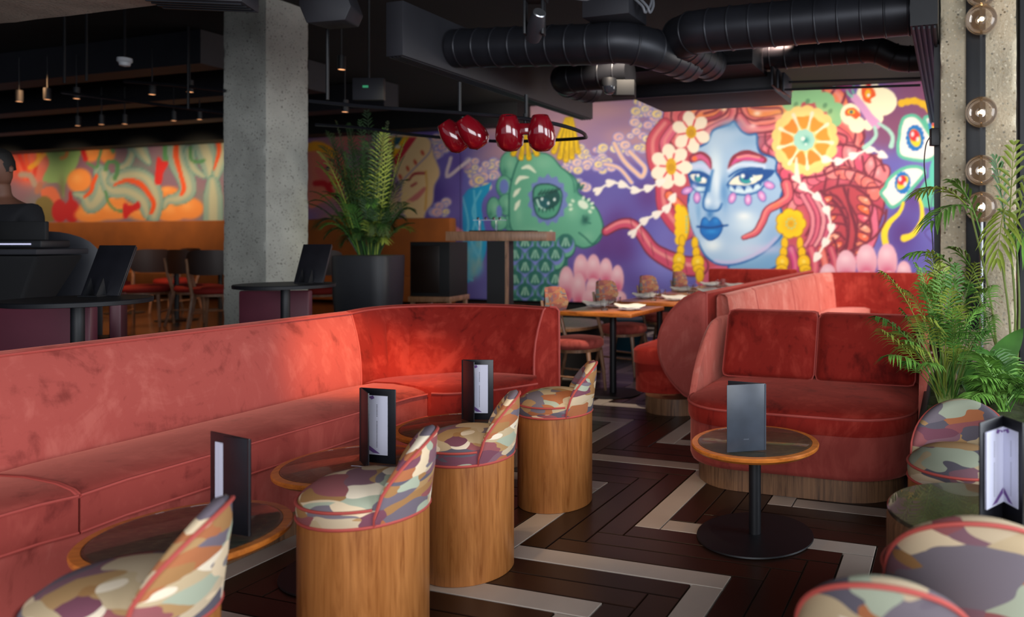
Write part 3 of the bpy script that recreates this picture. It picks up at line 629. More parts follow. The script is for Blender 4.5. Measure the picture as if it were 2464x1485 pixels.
# strand over the cheek
ck = T('b', ((2060, 150), (2080, 330), (1960, 430), (1780, 530), (1700, 700), (1600, 860), (1420, 940)))
line(ck, (30, 26, 22, 20, 20, 18, 12), HD); line(ck, (23, 20, 16, 15, 15, 13, 8), '#d95a68'); line([(x - 1, y - 3) for x, y in ck], (6, 6, 5, 5, 4), '#f29a86', soft=4, al=.7); blob(*T1('b', 1900, 460), 14, 6, '#f27a48', .8, -25)
# earrings
for cx, cy, r in ((1903, 538, 37),):
    petalflower(cx, cy, r, 7, '#b8870a', k=.44); petalflower(cx, cy, r * .93, 7, '#f7c90e', k=.42); blob(cx, cy, 20, 20, '#d89a08', .8)
    for k in range(9): a = 2 * math.pi * k / 9; ell(cx + 11 * math.cos(a), cy + 12 * math.sin(a), 3, 3, '#b9bf74')
    ell(cx, cy, 5, 5, '#d89a08')
ell(1642, 540, 18, 46, '#b8870a'); ell(1642, 540, 15, 43, '#f7c20e'); 
for k in range(5): ell(1632 - 1 * (k % 2), 502 + k * 19, 8, 11, '#f7c60e')
for k in range(5): ell(1652, 522 + k * 9, 3, 4, '#b9bf74')
poly(T('b', ((590, 450), (600, 600), (650, 780), (720, 960), (760, 1060), (640, 300))), '#9fbcd8', smooth=False)
def drop(x, y, sc=1.0, lean=0):
    for dy, rx, ry in ((0, 7, 14), (22, 8, 12), (46, 14, 17), (62, 13, 10), (78, 9, 16)):
        ell(x + lean * dy, y + dy * sc, rx * sc + 1.5, ry * sc + 1.5, '#a3760a'); ell(x + lean * dy, y + dy * sc, rx * sc, ry * sc, '#f2bd0c')
    blob(x + lean * 46, y + 44, 6, 6, '#ffe27a', .8)
drop(1641, 580, 1, -.15); drop(1672, 585, 1, .15); drop(1888, 585, 1, -.12); drop(1925, 585, 1, .2)
# leaves and big flower
for x, y, r in ((1905, 245, 24), (1925, 228, 20), (1950, 222, 27), (1985, 245, 24), (2012, 268, 22), (2010, 290, 15)): ell(x, y, r, r, '#8cc48a')
for x, y in ((1915, 252), (1943, 244), (1985, 254), (1998, 268)): ell(x, y, 5, 7, '#5f9468', 30)
fx, fy = 1937, 338
for k in range(17): a = 2 * math.pi * k / 17; ell(fx + 62 * math.cos(a), fy + 66 * math.sin(a), 19, 19, '#f7cf7a')
ell(fx, fy, 66, 70, '#fad57c'); blob(fx - 5, fy - 60, 60, 20, '#fbe48e', .8)
for k in range(9):
    a = R(-95 + k * 40); c, s_ = math.cos(a), math.sin(a); r1, r2 = 26, 60
    pts = [(fx + r1 * c, fy + r1 * s_)] + [(fx + r * math.cos(a + d), fy + r * math.sin(a + d)) for r, d in ((44, .30), (60, .26), (57, 0), (60, -.26), (44, -.30))]
    poly(pts, '#fb8b2c' if k > 3 else '#fb9a30')
    a2 = a + R(20); line([(fx + 28 * math.cos(a2), fy + 28 * math.sin(a2)), (fx + 66 * math.cos(a2), fy + 68 * math.sin(a2))], (3, 9), '#fbe9c6')
petalflower(fx - 2, fy - 1, 26, 9, '#a6d8c4'); blob(fx + 2, fy, 9, 9, '#2f9088', .9); ell(fx - 5, fy - 4, 5, 5, '#e6efe2'); ell(fx + 2, fy + 9, 3, 3, '#e6efe2')
# two small white flowers
for cx, cy, r, n_ in ((1663, 318, 46, 6), (1615, 401, 50, 7)):
    petalflower(cx, cy, r, n_, '#f7e6cd', k=.32, a0=R(-100), sy=1.15)
    for k in range(n_): a = R(-100 + 360 / n_ * (k + .5)); line([(cx + 14 * math.cos(a), cy + 16 * math.sin(a)), (cx + 27 * math.cos(a), cy + 32 * math.sin(a))], 4, '#d6283c')
    ell(cx, cy, 12.5, 15.5 if r < 48 else 20, '#dda512'); ell(cx, cy + 2, 8, 9, '#c99210')
# chains of hearts
def heart(x, y, a, s_=1.0, c='#f3e9dc'):
    ca, sa = math.cos(R(a)), math.sin(R(a)); L = lambda u, v: (x + (u * ca - v * sa) * s_, y + (u * sa + v * ca) * s_)
    poly([L(-12, 0), L(0, -8), L(9, -9), L(12, -3), L(8, 0), L(12, 3), L(9, 9), L(0, 8)], c)
for pts in ([(1440, 458), (1470, 440), (1500, 445), (1530, 458), (1562, 452), (1590, 438)], [(1524, 560), (1552, 530), (1582, 515), (1606, 500), (1620, 475)], [(1990, 384), (2020, 388), (2055, 374), (2095, 360), (2125, 374)],
            [(1918, 430), (1935, 452), (1968, 475), (1990, 508), (2000, 550), (1985, 585), (1965, 620)]):
    line(pts, 5, '#f3e9dc')
    for i, (x, y) in enumerate(pts):
        q = pts[min(i + 1, len(pts) - 1)]; p0 = pts[max(i - 1, 0)]; heart(x, y, math.degrees(math.atan2(q[1] - p0[1], q[0] - p0[0])) + 180, 1.05)
line([(1916, 380), (1918, 430)], (4, 14), '#f5e7d2')
# butterflies
for x, y, rx, ry, a in ((2120, 245, 38, 34, 0), (2088, 225, 26, 34, 30), (2046, 275, 24, 26, 0), (2062, 300, 20, 20, 0), (2105, 285, 20, 18, 0), (2090, 300, 12, 14, 0)): ell(x, y, rx, ry, '#fbf0c8', a)
poly(T('c', ((1340, 170), (1470, 170), (1530, 280), (1460, 330), (1460, 390), (1380, 370), (1340, 300))), '#ee5a24'); ell(*T1('c', 1420, 260), 7, 11, '#f5b51c'); ell(*T1('c', 1425, 280), 3.5, 4, '#e8eef2')
poly(T('c', ((1100, 510), (1150, 460), (1240, 460), (1320, 550), (1290, 580), (1250, 610), (1190, 570), (1120, 560))), '#ee5a24'); ell(*T1('c', 1190, 510), 9, 6, '#f5c12c'); ell(*T1('c', 1190, 512), 4, 4, '#2a5a74')
line(T('c', ((1240, 320), (1350, 450), (1440, 580), (1530, 680))), (20, 18, 20, 24), '#d99bc4')
line(T('c', ((1510, 720), (1530, 830), (1460, 930), (1370, 1000))), (8, 9, 10, 12), '#a9d4c0'); line(T('c', ((1570, 670), (1700, 760), (1760, 860), (1740, 980))), (7, 9, 10, 12), '#a9d4c0')
line(T('c', ((1120, 190), (1150, 260), (1200, 300))), 6, '#7fc6a8'); line(T('c', ((1200, 190), (1220, 250))), 6, '#5fb69a')
yb = T('c', ((1880, 390), (1960, 370), (2060, 360), (2170, 400), (2270, 480), (2350, 590), (2390, 640)))
line(yb, 15, '#e6ae16')
for k in range(0, len(yb)): ell(*yb[k], 9, 9, '#e9b61c')
def wing(pts, ecx, ecy, a, s_=1.0):
    poly(pts, '#f3e6dc', out='#5cb896', ow=8)
    for k in range(14): b2 = 2 * math.pi * k / 14; ell(ecx + 19 * s_ * math.cos(b2) * .9, ecy + 26 * s_ * math.sin(b2), 6 * s_, 6 * s_, '#1470b8')
    ell(ecx, ecy, 19 * s_, 26 * s_, '#1470b8', a); ell(ecx, ecy, 13 * s_, 22 * s_, '#f7cf24', a); ell(ecx - 2, ecy - 6, 12 * s_, 14 * s_, '#d9262c', a); ell(ecx - 6, ecy - 9, 4, 6, '#f2d8d4'); ell(ecx + 6, ecy + 3, 4, 6, '#f2d8d4')
ell(2245, 460, 30, 45, '#5cb896', 35); ell(2262, 420, 26, 50, '#5cc0a8')
wing(T('c', ((1870, 700), (1920, 590), (2040, 560), (2140, 620), (2230, 760), (2320, 900), (2370, 1020), (2330, 1130), (2200, 1180), (2000, 1160), (1860, 1110), (1830, 980), (1850, 850))), 2202, 332, -15)
wing(T('d', ((1700, 180), (1760, 60), (1950, -80), (2150, -110), (2260, -40), (2200, 60), (2080, 200), (1960, 360), (1800, 460), (1700, 350), (1640, 260))), 2172, 440, 35, .85)
wing(T('c', ((2200, 620), (2270, 560), (2420, 480), (2480, 700), (2420, 900), (2330, 860))), 2252, 300, 0, .8)
line(T('d', ((1960, 400), (1900, 540), (1760, 680), (1690, 840), (1720, 1020))), (7, 9, 13, 16, 15), '#f5d42c'); line(T('d', ((2170, 310), (2220, 480), (2210, 660), (2100, 840), (1970, 900))), (5, 9, 11, 13, 18), '#f5d42c')
petals([(1992, 665, 20, 30), (2036, 640, 24, 38), (2085, 630, 25, 42), (2135, 630, 24, 44), (2175, 660, 18, 32), (2085, 668, 16, 16), (2140, 668, 14, 16)])
for pts in (((2230, 500), (2245, 540), (2225, 560), (2250, 590)), ((2255, 450), (2240, 500), (2262, 560))): line(pts, 2, '#4a2464', al=.8)
# magenta band high up between the ducts
for i in range(14): blob(random.uniform(1890, 2060), random.uniform(178, 212), 24, 12, random.choice(['#c23a8a', '#7d2458', '#d8529a', '#5e2a54']), .8)
ell(1995, 195, 6, 10, '#7fc6c0', -30); line([(1995, 195), (2010, 212)], 5, '#7fc6c0'); line([(2050, 180), (2054, 205)], 6, '#55b8a0')
ell(2095, 195, 16, 14, '#e8ddd4'); ell(2090, 203, 6, 6, '#c8262c')
# ---- middle stretch: pale animal face behind the palm, orange parrot
w = _win(720, 1110, 300, 780)
cv[w] = hx('#6b5a9c')
for i in range(50): blob(random.uniform(740, 960), random.uniform(320, 640), 40, 30, random.choice(['#c46a6a', '#d98a5a', '#8a6a98', '#b86a74', '#e0915a', '#9a7aa0']), .5)
for i in range(40): blob(random.uniform(1010, 1105), random.uniform(330, 700), 26, 40, random.choice(['#7a6ab4', '#4c3a8a', '#6e66b8', '#573a86']), .5)
cloud(1062, 355, 26, 24, 18, 14); line([(1085, 380), (1075, 425), (1110, 400), (1130, 385)], 8, '#d9c3c8'); cloud(1055, 500, 20, 14, 10, 15)
poly(T('f', ((60, 190), (250, 170), (420, 300), (480, 520), (380, 700), (200, 800), (50, 820))), '#e0795c'); poly(T('f', ((130, 420), (260, 340), (400, 380), (460, 520), (330, 560), (200, 560))), '#dd6a5c')
for q in (((60, 200), (180, 190), (320, 270)),): line(T('f', q), 22, '#f2a21c')
line(T('f', ((130, 590), (240, 600), (300, 700))), 14, '#c81e24'); line(T('f', ((310, 590), (400, 560), (460, 560))), 14, '#c81e24'); ell(*T1('f', 265, 430), 5, 5, '#2c4a54')
poly(T('f', ((840, 90), (1320, 80), (1420, 300), (1480, 480), (1420, 620), (1400, 800), (1330, 900), (1280, 1040), (1150, 1040), (1050, 800), (1060, 640), (960, 450), (830, 300))), '#ecc68e', out='#9a86a8', ow=3)
poly(T('f', ((900, 90), (1230, 90), (1000, 410))), '#c8263a', smooth=False); poly(T('f', ((950, 90), (1150, 90), (960, 340))), '#f5b818', smooth=False); poly(T('f', ((985, 90), (1075, 90), (1020, 190), (975, 180))), '#1f4f62', smooth=False); ell(*T1('f', 1020, 195), 9, 4, '#e8d8b8')
line(T('f', ((1140, 560), (1200, 490), (1320, 480))), (3, 6, 6), '#a82a34'); line(T('f', ((1110, 800), (1220, 740), (1310, 650))), (5, 14, 9), '#d67a70'); line(T('f', ((1170, 620), (1220, 590))), 6, '#b8504c')
for x, y in ((1290, 260), (1210, 360), (1130, 430), (1050, 520)): ell(*T1('f', x, y), 3.5, 7, '#c8402c', -25)
line(T('f', ((1380, 120), (1370, 250), (1200, 430), (1080, 560), (1060, 640))), 3, '#9a86a8'); line(T('f', ((1325, 460), (1335, 620), (1320, 880))), 4, '#e0a24a')
line([(1000, 545), (1012, 565), (1040, 545), (1080, 545), (1110, 560)], 13, '#cf7c86'); line([(975, 555), (978, 600), (990, 650), (990, 700)], 9, '#c4566a')
for k in range(14): a = R(-70 + k * 11); line([(930, 500), (930 + 60 * math.cos(a), 500 + 60 * math.sin(a))], 3, '#f0cf84')
# ---- far left stretch
w = _win(PX0, 735, PY0, 760); cv[w] = hx('#8a6a78')
random.seed(5)
for i in range(160): blob(random.uniform(-60, 735), random.uniform(320, 560), 30, 26, random.choice(['#8a5f7a', '#7a5a7e', '#6f8a86', '#9a6a78', '#83566e']), .5)
for i in range(30): blob(random.uniform(-10, 110), random.uniform(340, 440), 22, 22, random.choice(['#d8402c', '#e2604c', '#c83028', '#e88070']), .7)
for k in range(6): line([(60 + k * 4, 430), (-10 + k * 22, 340)], (8, 13), ['#e0502c', '#e8604a', '#d83a28'][k % 3])
line(T('g', ((330, 380), (420, 300), (430, 130), (490, 100))), (12, 12, 8), '#e89a20'); line(T('g', ((400, 340), (470, 250), (530, 220))), 10, '#e8a040')
poly(T('g', ((500, 130), (860, 100), (870, 280), (800, 440), (720, 560), (700, 720), (650, 560), (470, 520), (540, 330))), '#86a86a'); blob(150, 352, 10, 16, '#c8c86a', .8); line(T('g', ((740, 200), (720, 260), (670, 275))), 8, '#c8824a'); blob(*T1('g', 680, 600), 10, 30, '#6a6a4a', .8)
line(T('g', ((230, 460), (330, 470), (380, 560))), 14, '#a89084')
for pts, w_ in ((((410, 640), (440, 570), (430, 620)), 14),): line(T('g', pts), w_, '#b0705c')
poly(T('g', ((460, 620), (600, 600), (680, 780), (620, 800), (470, 720))), '#dc6a48'); poly(T('g', ((400, 740), (520, 700), (600, 800), (600, 960), (390, 960))), '#7a6a3a')
for x in (655, 790): ell(*T1('g', x, 860), 19, 28, '#b81420')
line(T('g', ((770, 650), (780, 760))), (6, 14), '#b81420')
O = '#e88a40'
for x, y, rx, ry, a in ((1000, 190, 24, 28, 0), (1180, 240, 18, 20, 30), (870, 520, 30, 28, -30), (1180, 840, 70, 26, 0), (1270, 720, 26, 18, 20), (1850, 650, 26, 14, 0), (1880, 860, 40, 26, 0), (2080, 830, 34, 26, 0), (1000, 900, 40, 20, 0), (1600, 900, 40, 14, 0)):
    p_ = T1('g', x, y); ell(*p_, rx, ry, O, a, soft=6); blob(p_[0] - 6, p_[1] - 6, rx * .5, ry * .5, '#f4a860', .7)
TE, TL = '#6aa496', '#a8bca0'
for pts, w_ in ((((1400, 80), (1450, 200), (1400, 340), (1310, 390)), 18), (((1480, 80), (1560, 220), (1640, 330)), (44, 30, 8)), (((1940, 80), (1950, 300), (2040, 500), (2060, 640), (1960, 720), (1840, 740), (1800, 820)), (44, 44, 40, 34, 20, 6)),
                ((( 2220, 100), (2290, 300), (2330, 480), (2400, 600)), (50, 44, 26, 10)), (((2460, 100), (2420, 300), (2340, 560)), (30, 30, 12)), (((2330, 520), (2340, 700), (2340, 950)), (20, 44, 46)), (((2080, 200), (2120, 380), (2240, 480)), (26, 20, 8)),
                (((1100, 420), (1130, 560), (1080, 720), (990, 800), (920, 700), (820, 670)), (30, 42, 42, 34, 18, 8)), (((1140, 440), (1220, 620), (1400, 640), (1560, 740), (1620, 900)), (26, 34, 34, 34, 20)), (((1240, 520), (1420, 460), (1580, 480), (1680, 600), (1720, 760), (1690, 920)), (30, 34, 30, 34, 30, 26))):
    line(T('g', pts), [q + 3 for q in w_] if isinstance(w_, tuple) else w_ + 3, '#4f8a84'); line(T('g', pts), w_, '#8aa29a'); line(T('g', pts), [q * .45 for q in w_] if isinstance(w_, tuple) else w_ * .45, '#b3b39a', soft=6)
for pts, w_ in ((((1060, 470), (1020, 560), (1000, 640), (930, 700)), (8, 10, 9, 7)), (((1255, 570), (1400, 520), (1540, 560), (1640, 680), (1690, 780), (1660, 880)), (5, 11, 14, 12, 11, 9)), (((1940, 90), (1935, 260), (1980, 440), (2020, 600), (1990, 680)), (11, 14, 10, 11, 8)), (((2400, 120), (2400, 230), (2350, 400)), (12, 10, 4))):
    line(T('g', pts), w_, '#e4501c')
for pts, w_ in ((((1130, 120), (1080, 300), (1060, 380), (960, 330)), 6), (((1160, 400), (1190, 320), (1280, 330), (1290, 420), (1260, 500)), 10), (((1160, 640), (1190, 760), (1260, 840), (1350, 860)), 6), (((1820, 90), (1810, 200), (1820, 290)), 12), (((2090, 160), (2100, 290), (2180, 320), (2240, 300)), 8), (((1210, 120), (1240, 200)), 10)): line(T('g', pts), w_, '#4f8a5a')
poly(T('g', ((1730, 260), (1790, 310), (1850, 330), (1790, 450), (1770, 560), (1700, 550), (1710, 400))), '#d01e20'); poly(T('g', ((1360, 770), (1440, 800), (1520, 750), (1540, 820), (1440, 880), (1380, 945), (1350, 900))), '#c4141c'); line(T('g', ((890, 130), (920, 220), (940, 290))), 11, '#cf2020')
# ---- lay the painting on the wall: regular grids in wall metres
def lay(name, t0, t1, z0, z1, step, label, thick=.012):
    nt_, nz_ = int((t1 - t0) / step), int((z1 - z0) / step)
    tt = np.linspace(t0, t1, nt_ + 1); zz_ = np.linspace(z0, z1, nz_ + 1); Tg, Zg = np.meshgrid(tt, zz_)
    s_ = SW; X = s_ * SN + Tg * CS; Y = s_ * CS - Tg * SN
    px = CX + F * X / Y; py = YH - (Zg - H) * F / Y
    fx_ = np.clip((px - PX0) * SCL, 0, CW - 1.01); fy_ = np.clip((py - PY0) * SCL, 0, CH - 1.01)
    ix, iy = fx_.astype(int), fy_.astype(int); ax, ay = (fx_ - ix)[..., None], (fy_ - iy)[..., None]
    c = cv[iy, ix] * (1 - ax) * (1 - ay) + cv[iy, ix + 1] * ax * (1 - ay) + cv[iy + 1, ix] * (1 - ax) * ay + cv[iy + 1, ix + 1] * ax * ay
    c = np.where(c > .04045, ((c + .055) / 1.055) ** 2.4, c / 12.92)
    co = np.stack([X, Y, Zg], -1).reshape(-1, 3); n = nt_ + 1
    i, j = np.meshgrid(np.arange(nt_), np.arange(nz_)); a = (j * n + i).ravel()
    quads = np.stack([a, a + 1, a + n + 1, a + n], -1)
    org = np.array(W(s_, t0, z0)); co = co - org
    # plaster thickness behind the paint
    me = bpy.data.meshes.new(name); me.vertices.add(len(co)); me.vertices.foreach_set('co', co.ravel().astype(np.float32))
    me.loops.add(quads.size); me.loops.foreach_set('vertex_index', quads.ravel().astype(np.int32)); me.polygons.add(len(quads)); me.polygons.foreach_set('loop_start', np.arange(0, quads.size, 4, dtype=np.int32))
    me.update(calc_edges=True); at = me.color_attributes.new('paint', 'FLOAT_COLOR', 'POINT')
    at.data.foreach_set('color', np.concatenate([c.reshape(-1, 3), np.ones((len(co), 1))], 1).ravel().astype(np.float32))
    me.materials.append(M['paint']); o = bpy.data.objects.new(name, me); COL.objects.link(o); o.location = org
    return tag(o, label, 'mural')
m, nt, b = new_mat('wall_paint'); va = N(nt, 'ShaderNodeVertexColor'); va.layer_name = 'paint'; nt.links.new(va.outputs[0], b.inputs['Base Color']); b.inputs['Roughness'].default_value = .7; M['paint'] = m
def t_at(px): k = (px - CX) / F; return SW * (CS * k - SN) / (CS + SN * k)
lay('mural', t_at(1108), t_at(2420), .35, 3.61, .0155, 'wall painting of a blue faced woman with pink hair, a green camel and butterflies')
lay('mural', t_at(735), t_at(1107), .35, 3.40, .024, 'painted wall stretch with a pale animal face behind the tall black planter')
lay('mural', t_at(-60), t_at(734), .35, 3.40, .04, 'painted wall stretch of chillies and teal tentacles above the orange banquette', )
# ------------------------------------------------------------------ left banquette
def lerp(a, b, u): return Vector(a) * (1 - u) + Vector(b) * u
banq = thing('banquette', 'long coral velvet banquette curving round at its far end behind the wooden stools', 'banquette', W(3.0, -3.0))
ZS, ZT = .49, .895
tJ = st(P(870, 923, ZS))[1]; tT = st(P(846, 756, ZT))[1]; tF = st(P(864, 990, ZS))[1] + .01
sJe, sTe, sFe = st(P(870, 923, ZS))[0], st(P(846, 756, ZT))[0], st(P(1037, 945, ZS))[0]
S_START = .35
Jc = [P(*q, ZS) for q in ((870, 923), (905, 912), (960, 905), (1030, 900), (1100, 897), (1190, 900), (1285, 909))]
Tc = [P(*q, ZT) for q in ((846, 756), (892, 747), (955, 741), (1040, 738), (1130, 738), (1220, 740), (1308, 745))]
Fc = [P(*q, ZS) for q in ((1037, 945), (1070, 946), (1107, 944.5), (1150, 941), (1190, 937), (1240, 930), (1292, 922))]
Nc = [(-CS, SN), (-.9, .5), (-.6, .8), (-.2, .98), (.2, .98), (.6, .8), (.95, .32)]
def up(lst, n=4): return cat([tuple(p) + ((0,) if len(p) == 2 else ()) for p in lst], n)
Jc, Tc, Fc, Nc = up(Jc, 8), up(Tc, 8), up(Fc, 8), up(Nc, 8)
TH_B = .10
def back_ring(j, t, n, ripple=0.0):
    j = Vector(j); t = Vector(t); n = Vector(n).normalized(); d = t - j
    pts = [(j.x, j.y, .06), (j.x, j.y, .40), (j.x, j.y, ZS - .02)]
    for u in (.12, .3, .5, .7, .88):
        q = j + d * u; q -= n * (.022 * math.sin(math.pi * u) + ripple * math.sin(math.pi * u)); pts.append(tuple(q))
    q = j + d * .985; pts.append(tuple(q)); q = t + n * .012; pts.append((q.x, q.y, ZT + .010))
    for w_, z_ in ((.4, .018), (.8, .012), (1.0, -.01), (1.03, -.2), (1.03, -.5)):
        q = t + n * TH_B * w_; pts.append((q.x, q.y, ZT + z_))
    q = t + n * TH_B * 1.03; pts.append((q.x, q.y, .06))
    return pts
def sline(t, s): return W(s, t, 0)
rings = []
nst = 26
for i in range(nst + 1):
    u = i / nst; sj = S_START + (sJe - S_START) * u - (0.006 if i == nst else 0); s2 = S_START + (sTe - S_START) * u - (0.006 if i == nst else 0)
    j = Vector(W(sj, tJ, ZS)); t = Vector(W(s2, tT, ZT))
    rings.append(back_ring(j, t, (-CS, SN, 0), .004 * math.sin(i * 1.7)))
MB().rings(rings).build('backrest', M['velvet'], banq, True, ang=50, label='long straight back panel, lit orange at its far end')
rings = []
for i, (j, t, n) in enumerate(zip(Jc, Tc, Nc)):
    j = Vector((j.x, j.y, ZS)); t = Vector((t.x, t.y, ZT)); rip = 0.0
    if 6 < i < 31: rip = -.05 * max(0, math.sin(i * 1.1 + .4 * math.sin(i))) ** 2 * math.sin(math.pi * (i - 6) / 25)
    rings.append(back_ring(j, t, n, rip))
cb = MB().rings(rings).build('backrest', M['velvet_deep'], banq, True, ang=50, label='curved back panel with gathered folds')
# piping along the top front edge, the seam and the end
MB().tube([W(S_START + (sTe - S_START) * i / 12, tT + .004, ZT + .004) for i in range(13)], .006, 6).build('piping', M['piping'], banq, True)
MB().tube([tuple(Vector((t.x, t.y, ZT + .004))) for t in Tc], .006, 6).build('piping', M['piping'], banq, True)
er = rings[-1]
MB().tube([Vector(p) for p in er[1:10]], .0075, 6).build('piping', M['piping'], banq, True)
MB().tube([Vector(p) for p in er[10:]], .0075, 6).build('piping', M['piping'], banq, True)
MB().tube([Vector(p) for p in back_ring(Vector(W(sJe, tJ, ZS)), Vector(W(sTe, tT, ZT)), (-CS, SN, 0))[2:10]], .005, 6).build('piping', M['piping'], banq, True)
# end panel of the back
# seats
def seat_ring(f, j, zt=ZS, th=.135):
    f = Vector((f[0], f[1], 0)); j = Vector((j[0], j[1], 0)); d = j - f
    out = [(f.x, f.y, zt - th), (f.x, f.y, zt - th + .02), (f.x, f.y, zt - .012)]
    for u, z in ((.015, -.001), (.06, .012), (.2, .026), (.5, .032), (.8, .022), (.97, .002)):
        q = f + d * u; out.append((q.x, q.y, zt + z))
    q = f + d * 1.02; out.append((q.x, q.y, zt - th))
    return out
sj1 = st(P(206, 1187, ZS))[0]
def straight_seat(s0, s1, sF1=None, n=12):
    rs = []
    for i in range(n + 1):
        u = i / n; e = .008 * (1 if i in (0, n) else 0)
        sf = s0 + ((sF1 or s1) - s0) * u; sj = s0 + (s1 - s0) * u
        rs.append(seat_ring(W(sf, tF), W(sj, tJ), ZS - e))
    return rs
for s0, s1, sf1, lab in ((S_START, sj1 - .004, None, 'near seat cushion'), (sj1 + .004, sJe - .004, sFe, 'long middle seat cushion')):
    rs = straight_seat(s0, s1, sf1)
    o = MB().rings(rs).build('seat_cushion', M['velvet_shaded'], banq, True, ang=50, label=lab)
    MB().tube([Vector(r[2]) + Vector((0, 0, .008)) for r in rs], .006, 6).build('piping', M['piping'], o, True)
    MB().tube([Vector(r[0]) + Vector((0, 0, .004)) for r in rs], .006, 6).build('piping', M['piping'], o, True)
    e = rs[-1 if s0 < 1 else 0]
    MB().tube([Vector(p) for p in e[2:9]], .005, 6).build('piping', M['piping'], o, True)
rs = [seat_ring((f.x, f.y), (j.x, j.y)) for f, j in zip(Fc, Jc)]
rs = [[tuple(Vector(p) + Vector((.004, 0, 0))) for p in r] for r in rs]
o = MB().rings(rs).build('seat_cushion', M['velvet_deep'], banq, True, ang=50, label='curved corner seat cushion')
MB().tube([Vector(r[2]) + Vector((0, 0, .008)) for r in rs], .006, 6).build('piping', M['piping'], o, True)
Fall = [Vector(W(S_START + (sFe - S_START) * i / 10, tF, 0)) for i in range(11)] + [Vector((f.x, f.y, 0)) for f in Fc[1:]]
Jall = [Vector(W(S_START + (sJe - S_START) * i / 10, tJ, 0)) for i in range(11)] + [Vector((j.x, j.y, 0)) for j in Jc[1:]]
def skirt(name, ins, z0, z1, mat, a0=0, a1=None):
    rs = []
    for f, j in list(zip(Fall, Jall))[a0:a1]:
        d = (j - f).normalized(); p = f + d * ins
        rs.append([(p.x, p.y, z0), (p.x, p.y, z1), (j.x, j.y, z1), (j.x, j.y, z0)])
    return MB().rings(rs).build(name, mat, banq, True, ang=50)
skirt('seat_base', .012, .118, ZS - .137, M['velvet']); skirt('plinth', .03, 0.001, .116, M['wood_dark'])

# ------------------------------------------------------------------ two seat sofa on the right
sofa = thing('sofa', 'deep red velvet two seat sofa with wooden plinth behind the round pedestal table', 'sofa', W(4.3, -.8))
def rrect(s0, s1, t0, t1, rf, rb, n=8):
    """outline in (s,t), front corners (s0) radius rf, back corners radius rb, as world xy"""
    pts = []
    for cs_, ct_, r, a0 in ((s0 + rf, t0 + rf, rf, 180), (s0 + rf, t1 - rf, rf, 90 + 0), (s1 - rb, t1 - rb, rb, 0), (s1 - rb, t0 + rb, rb, 270)):
        seq = range(n + 1)
        for k in seq:
            if a0 == 180: a = R(270 - 90 * k / n); ds, dt = -math.sin(R(90 * k / n)) * 1, -math.cos(R(90 * k / n)) * 1
            elif a0 == 90: ds, dt = -math.cos(R(90 * k / n)), math.sin(R(90 * k / n))
            elif a0 == 0: ds, dt = math.sin(R(90 * k / n)), math.cos(R(90 * k / n))
            else: ds, dt = math.cos(R(90 * k / n)), -math.sin(R(90 * k / n))
            pts.append((cs_ + r * ds, ct_ + r * dt))
    return pts
def wxy(pl): return [W(s_, t_)[:2] for s_, t_ in pl]
def slab(outs, mat, name, parent, **k):
    """outs: list of (outline_xy, z)"""
    return MB().rings([[(x, y, z) for x, y in o_] for o_, z in outs]).build(name, mat, parent, True, **k)
def ins(pl, d):
    c = np.mean(np.array(pl), axis=0); out = []
    arr = np.array(pl); 
    s0, s1, t0, t1 = arr[:, 0].min(), arr[:, 0].max(), arr[:, 1].min(), arr[:, 1].max()
    ks = 1 - 2 * d / (s1 - s0); kt = 1 - 2 * d / (t1 - t0); cs_, ct_ = (s0 + s1) / 2, (t0 + t1) / 2
    return [(cs_ + (s_ - cs_) * ks, ct_ + (t_ - ct_) * kt) for s_, t_ in pl]
seat_o = rrect(3.825, 4.98, -1.47, -.19, .34, .10)
zc = .45
slab([(wxy(ins(seat_o, .03)), .345), (wxy(ins(seat_o, .006)), .352), (wxy(seat_o), .375), (wxy(seat_o), zc - .018), (wxy(ins(seat_o, .008)), zc - .002), (wxy(ins(seat_o, .06)), zc + .018), (wxy(ins(seat_o, .2)), zc + .042), (wxy(ins(seat_o, .4)), zc + .05)], M['velvet_deep'], 'seat_cushion', sofa, ang=55)
MB().tube([(x, y, zc - .008) for x, y in wxy(ins(seat_o, .0)) + wxy(seat_o[:1])], .007, 6).build('piping', M['piping'], sofa, True)
base_o = ins(seat_o, .012)
slab([(wxy(ins(base_o, .03)), .118), (wxy(ins(base_o, .008)), .125), (wxy(base_o), .15), (wxy(base_o), .35)], M['velvet_shaded'], 'seat_base', sofa, ang=55)
slab([(wxy(ins(seat_o, .055)), .001), (wxy(ins(seat_o, .055)), .118)], M['wood_dark'], 'plinth', sofa, ang=55)
# wrap-around shell: inner and outer path from the left front wing round the back to the right wing
def shell_path(off):
    t0, t1, s1, r = -1.47 - off, -.17 + off, 4.99 + off, .22 + off
    p = [(4.20 + i * (s1 - r - 4.20) / 8, t0) for i in range(9)]
    p += [(s1 - r + r * math.sin(R(a)), t0 + r - r * math.cos(R(a))) for a in (22, 45, 68, 90)]
    p += [(s1, t0 + r + (t1 - t0 - 2 * r) * i / 6) for i in range(1, 7)]
    p += [(s1 - r + r * math.cos(R(a)), t1 - r + r * math.sin(R(a))) for a in (22, 45, 68, 90)]
    p += [(s1 - r - i * (s1 - r - 4.20) / 8, t1) for i in range(1, 9)]
    return p
pi_, po_ = shell_path(-.012), shell_path(.028)
rs = []
for (si, ti), (so, to) in zip(pi_, po_):
    u = min(1, max(0, (si - 4.20) / .5)); z = .44 + .41 * math.sin(u * math.pi / 2) ** .75
    a = W(si, ti); b_ = W(so, to); m_ = ((a[0] + b_[0]) / 2, (a[1] + b_[1]) / 2)
    rs.append([(a[0], a[1], .36), (a[0], a[1], z - .015), (m_[0], m_[1], z), (b_[0], b_[1], z - .015), (b_[0], b_[1], .34 if si < 4.7 else .13)])
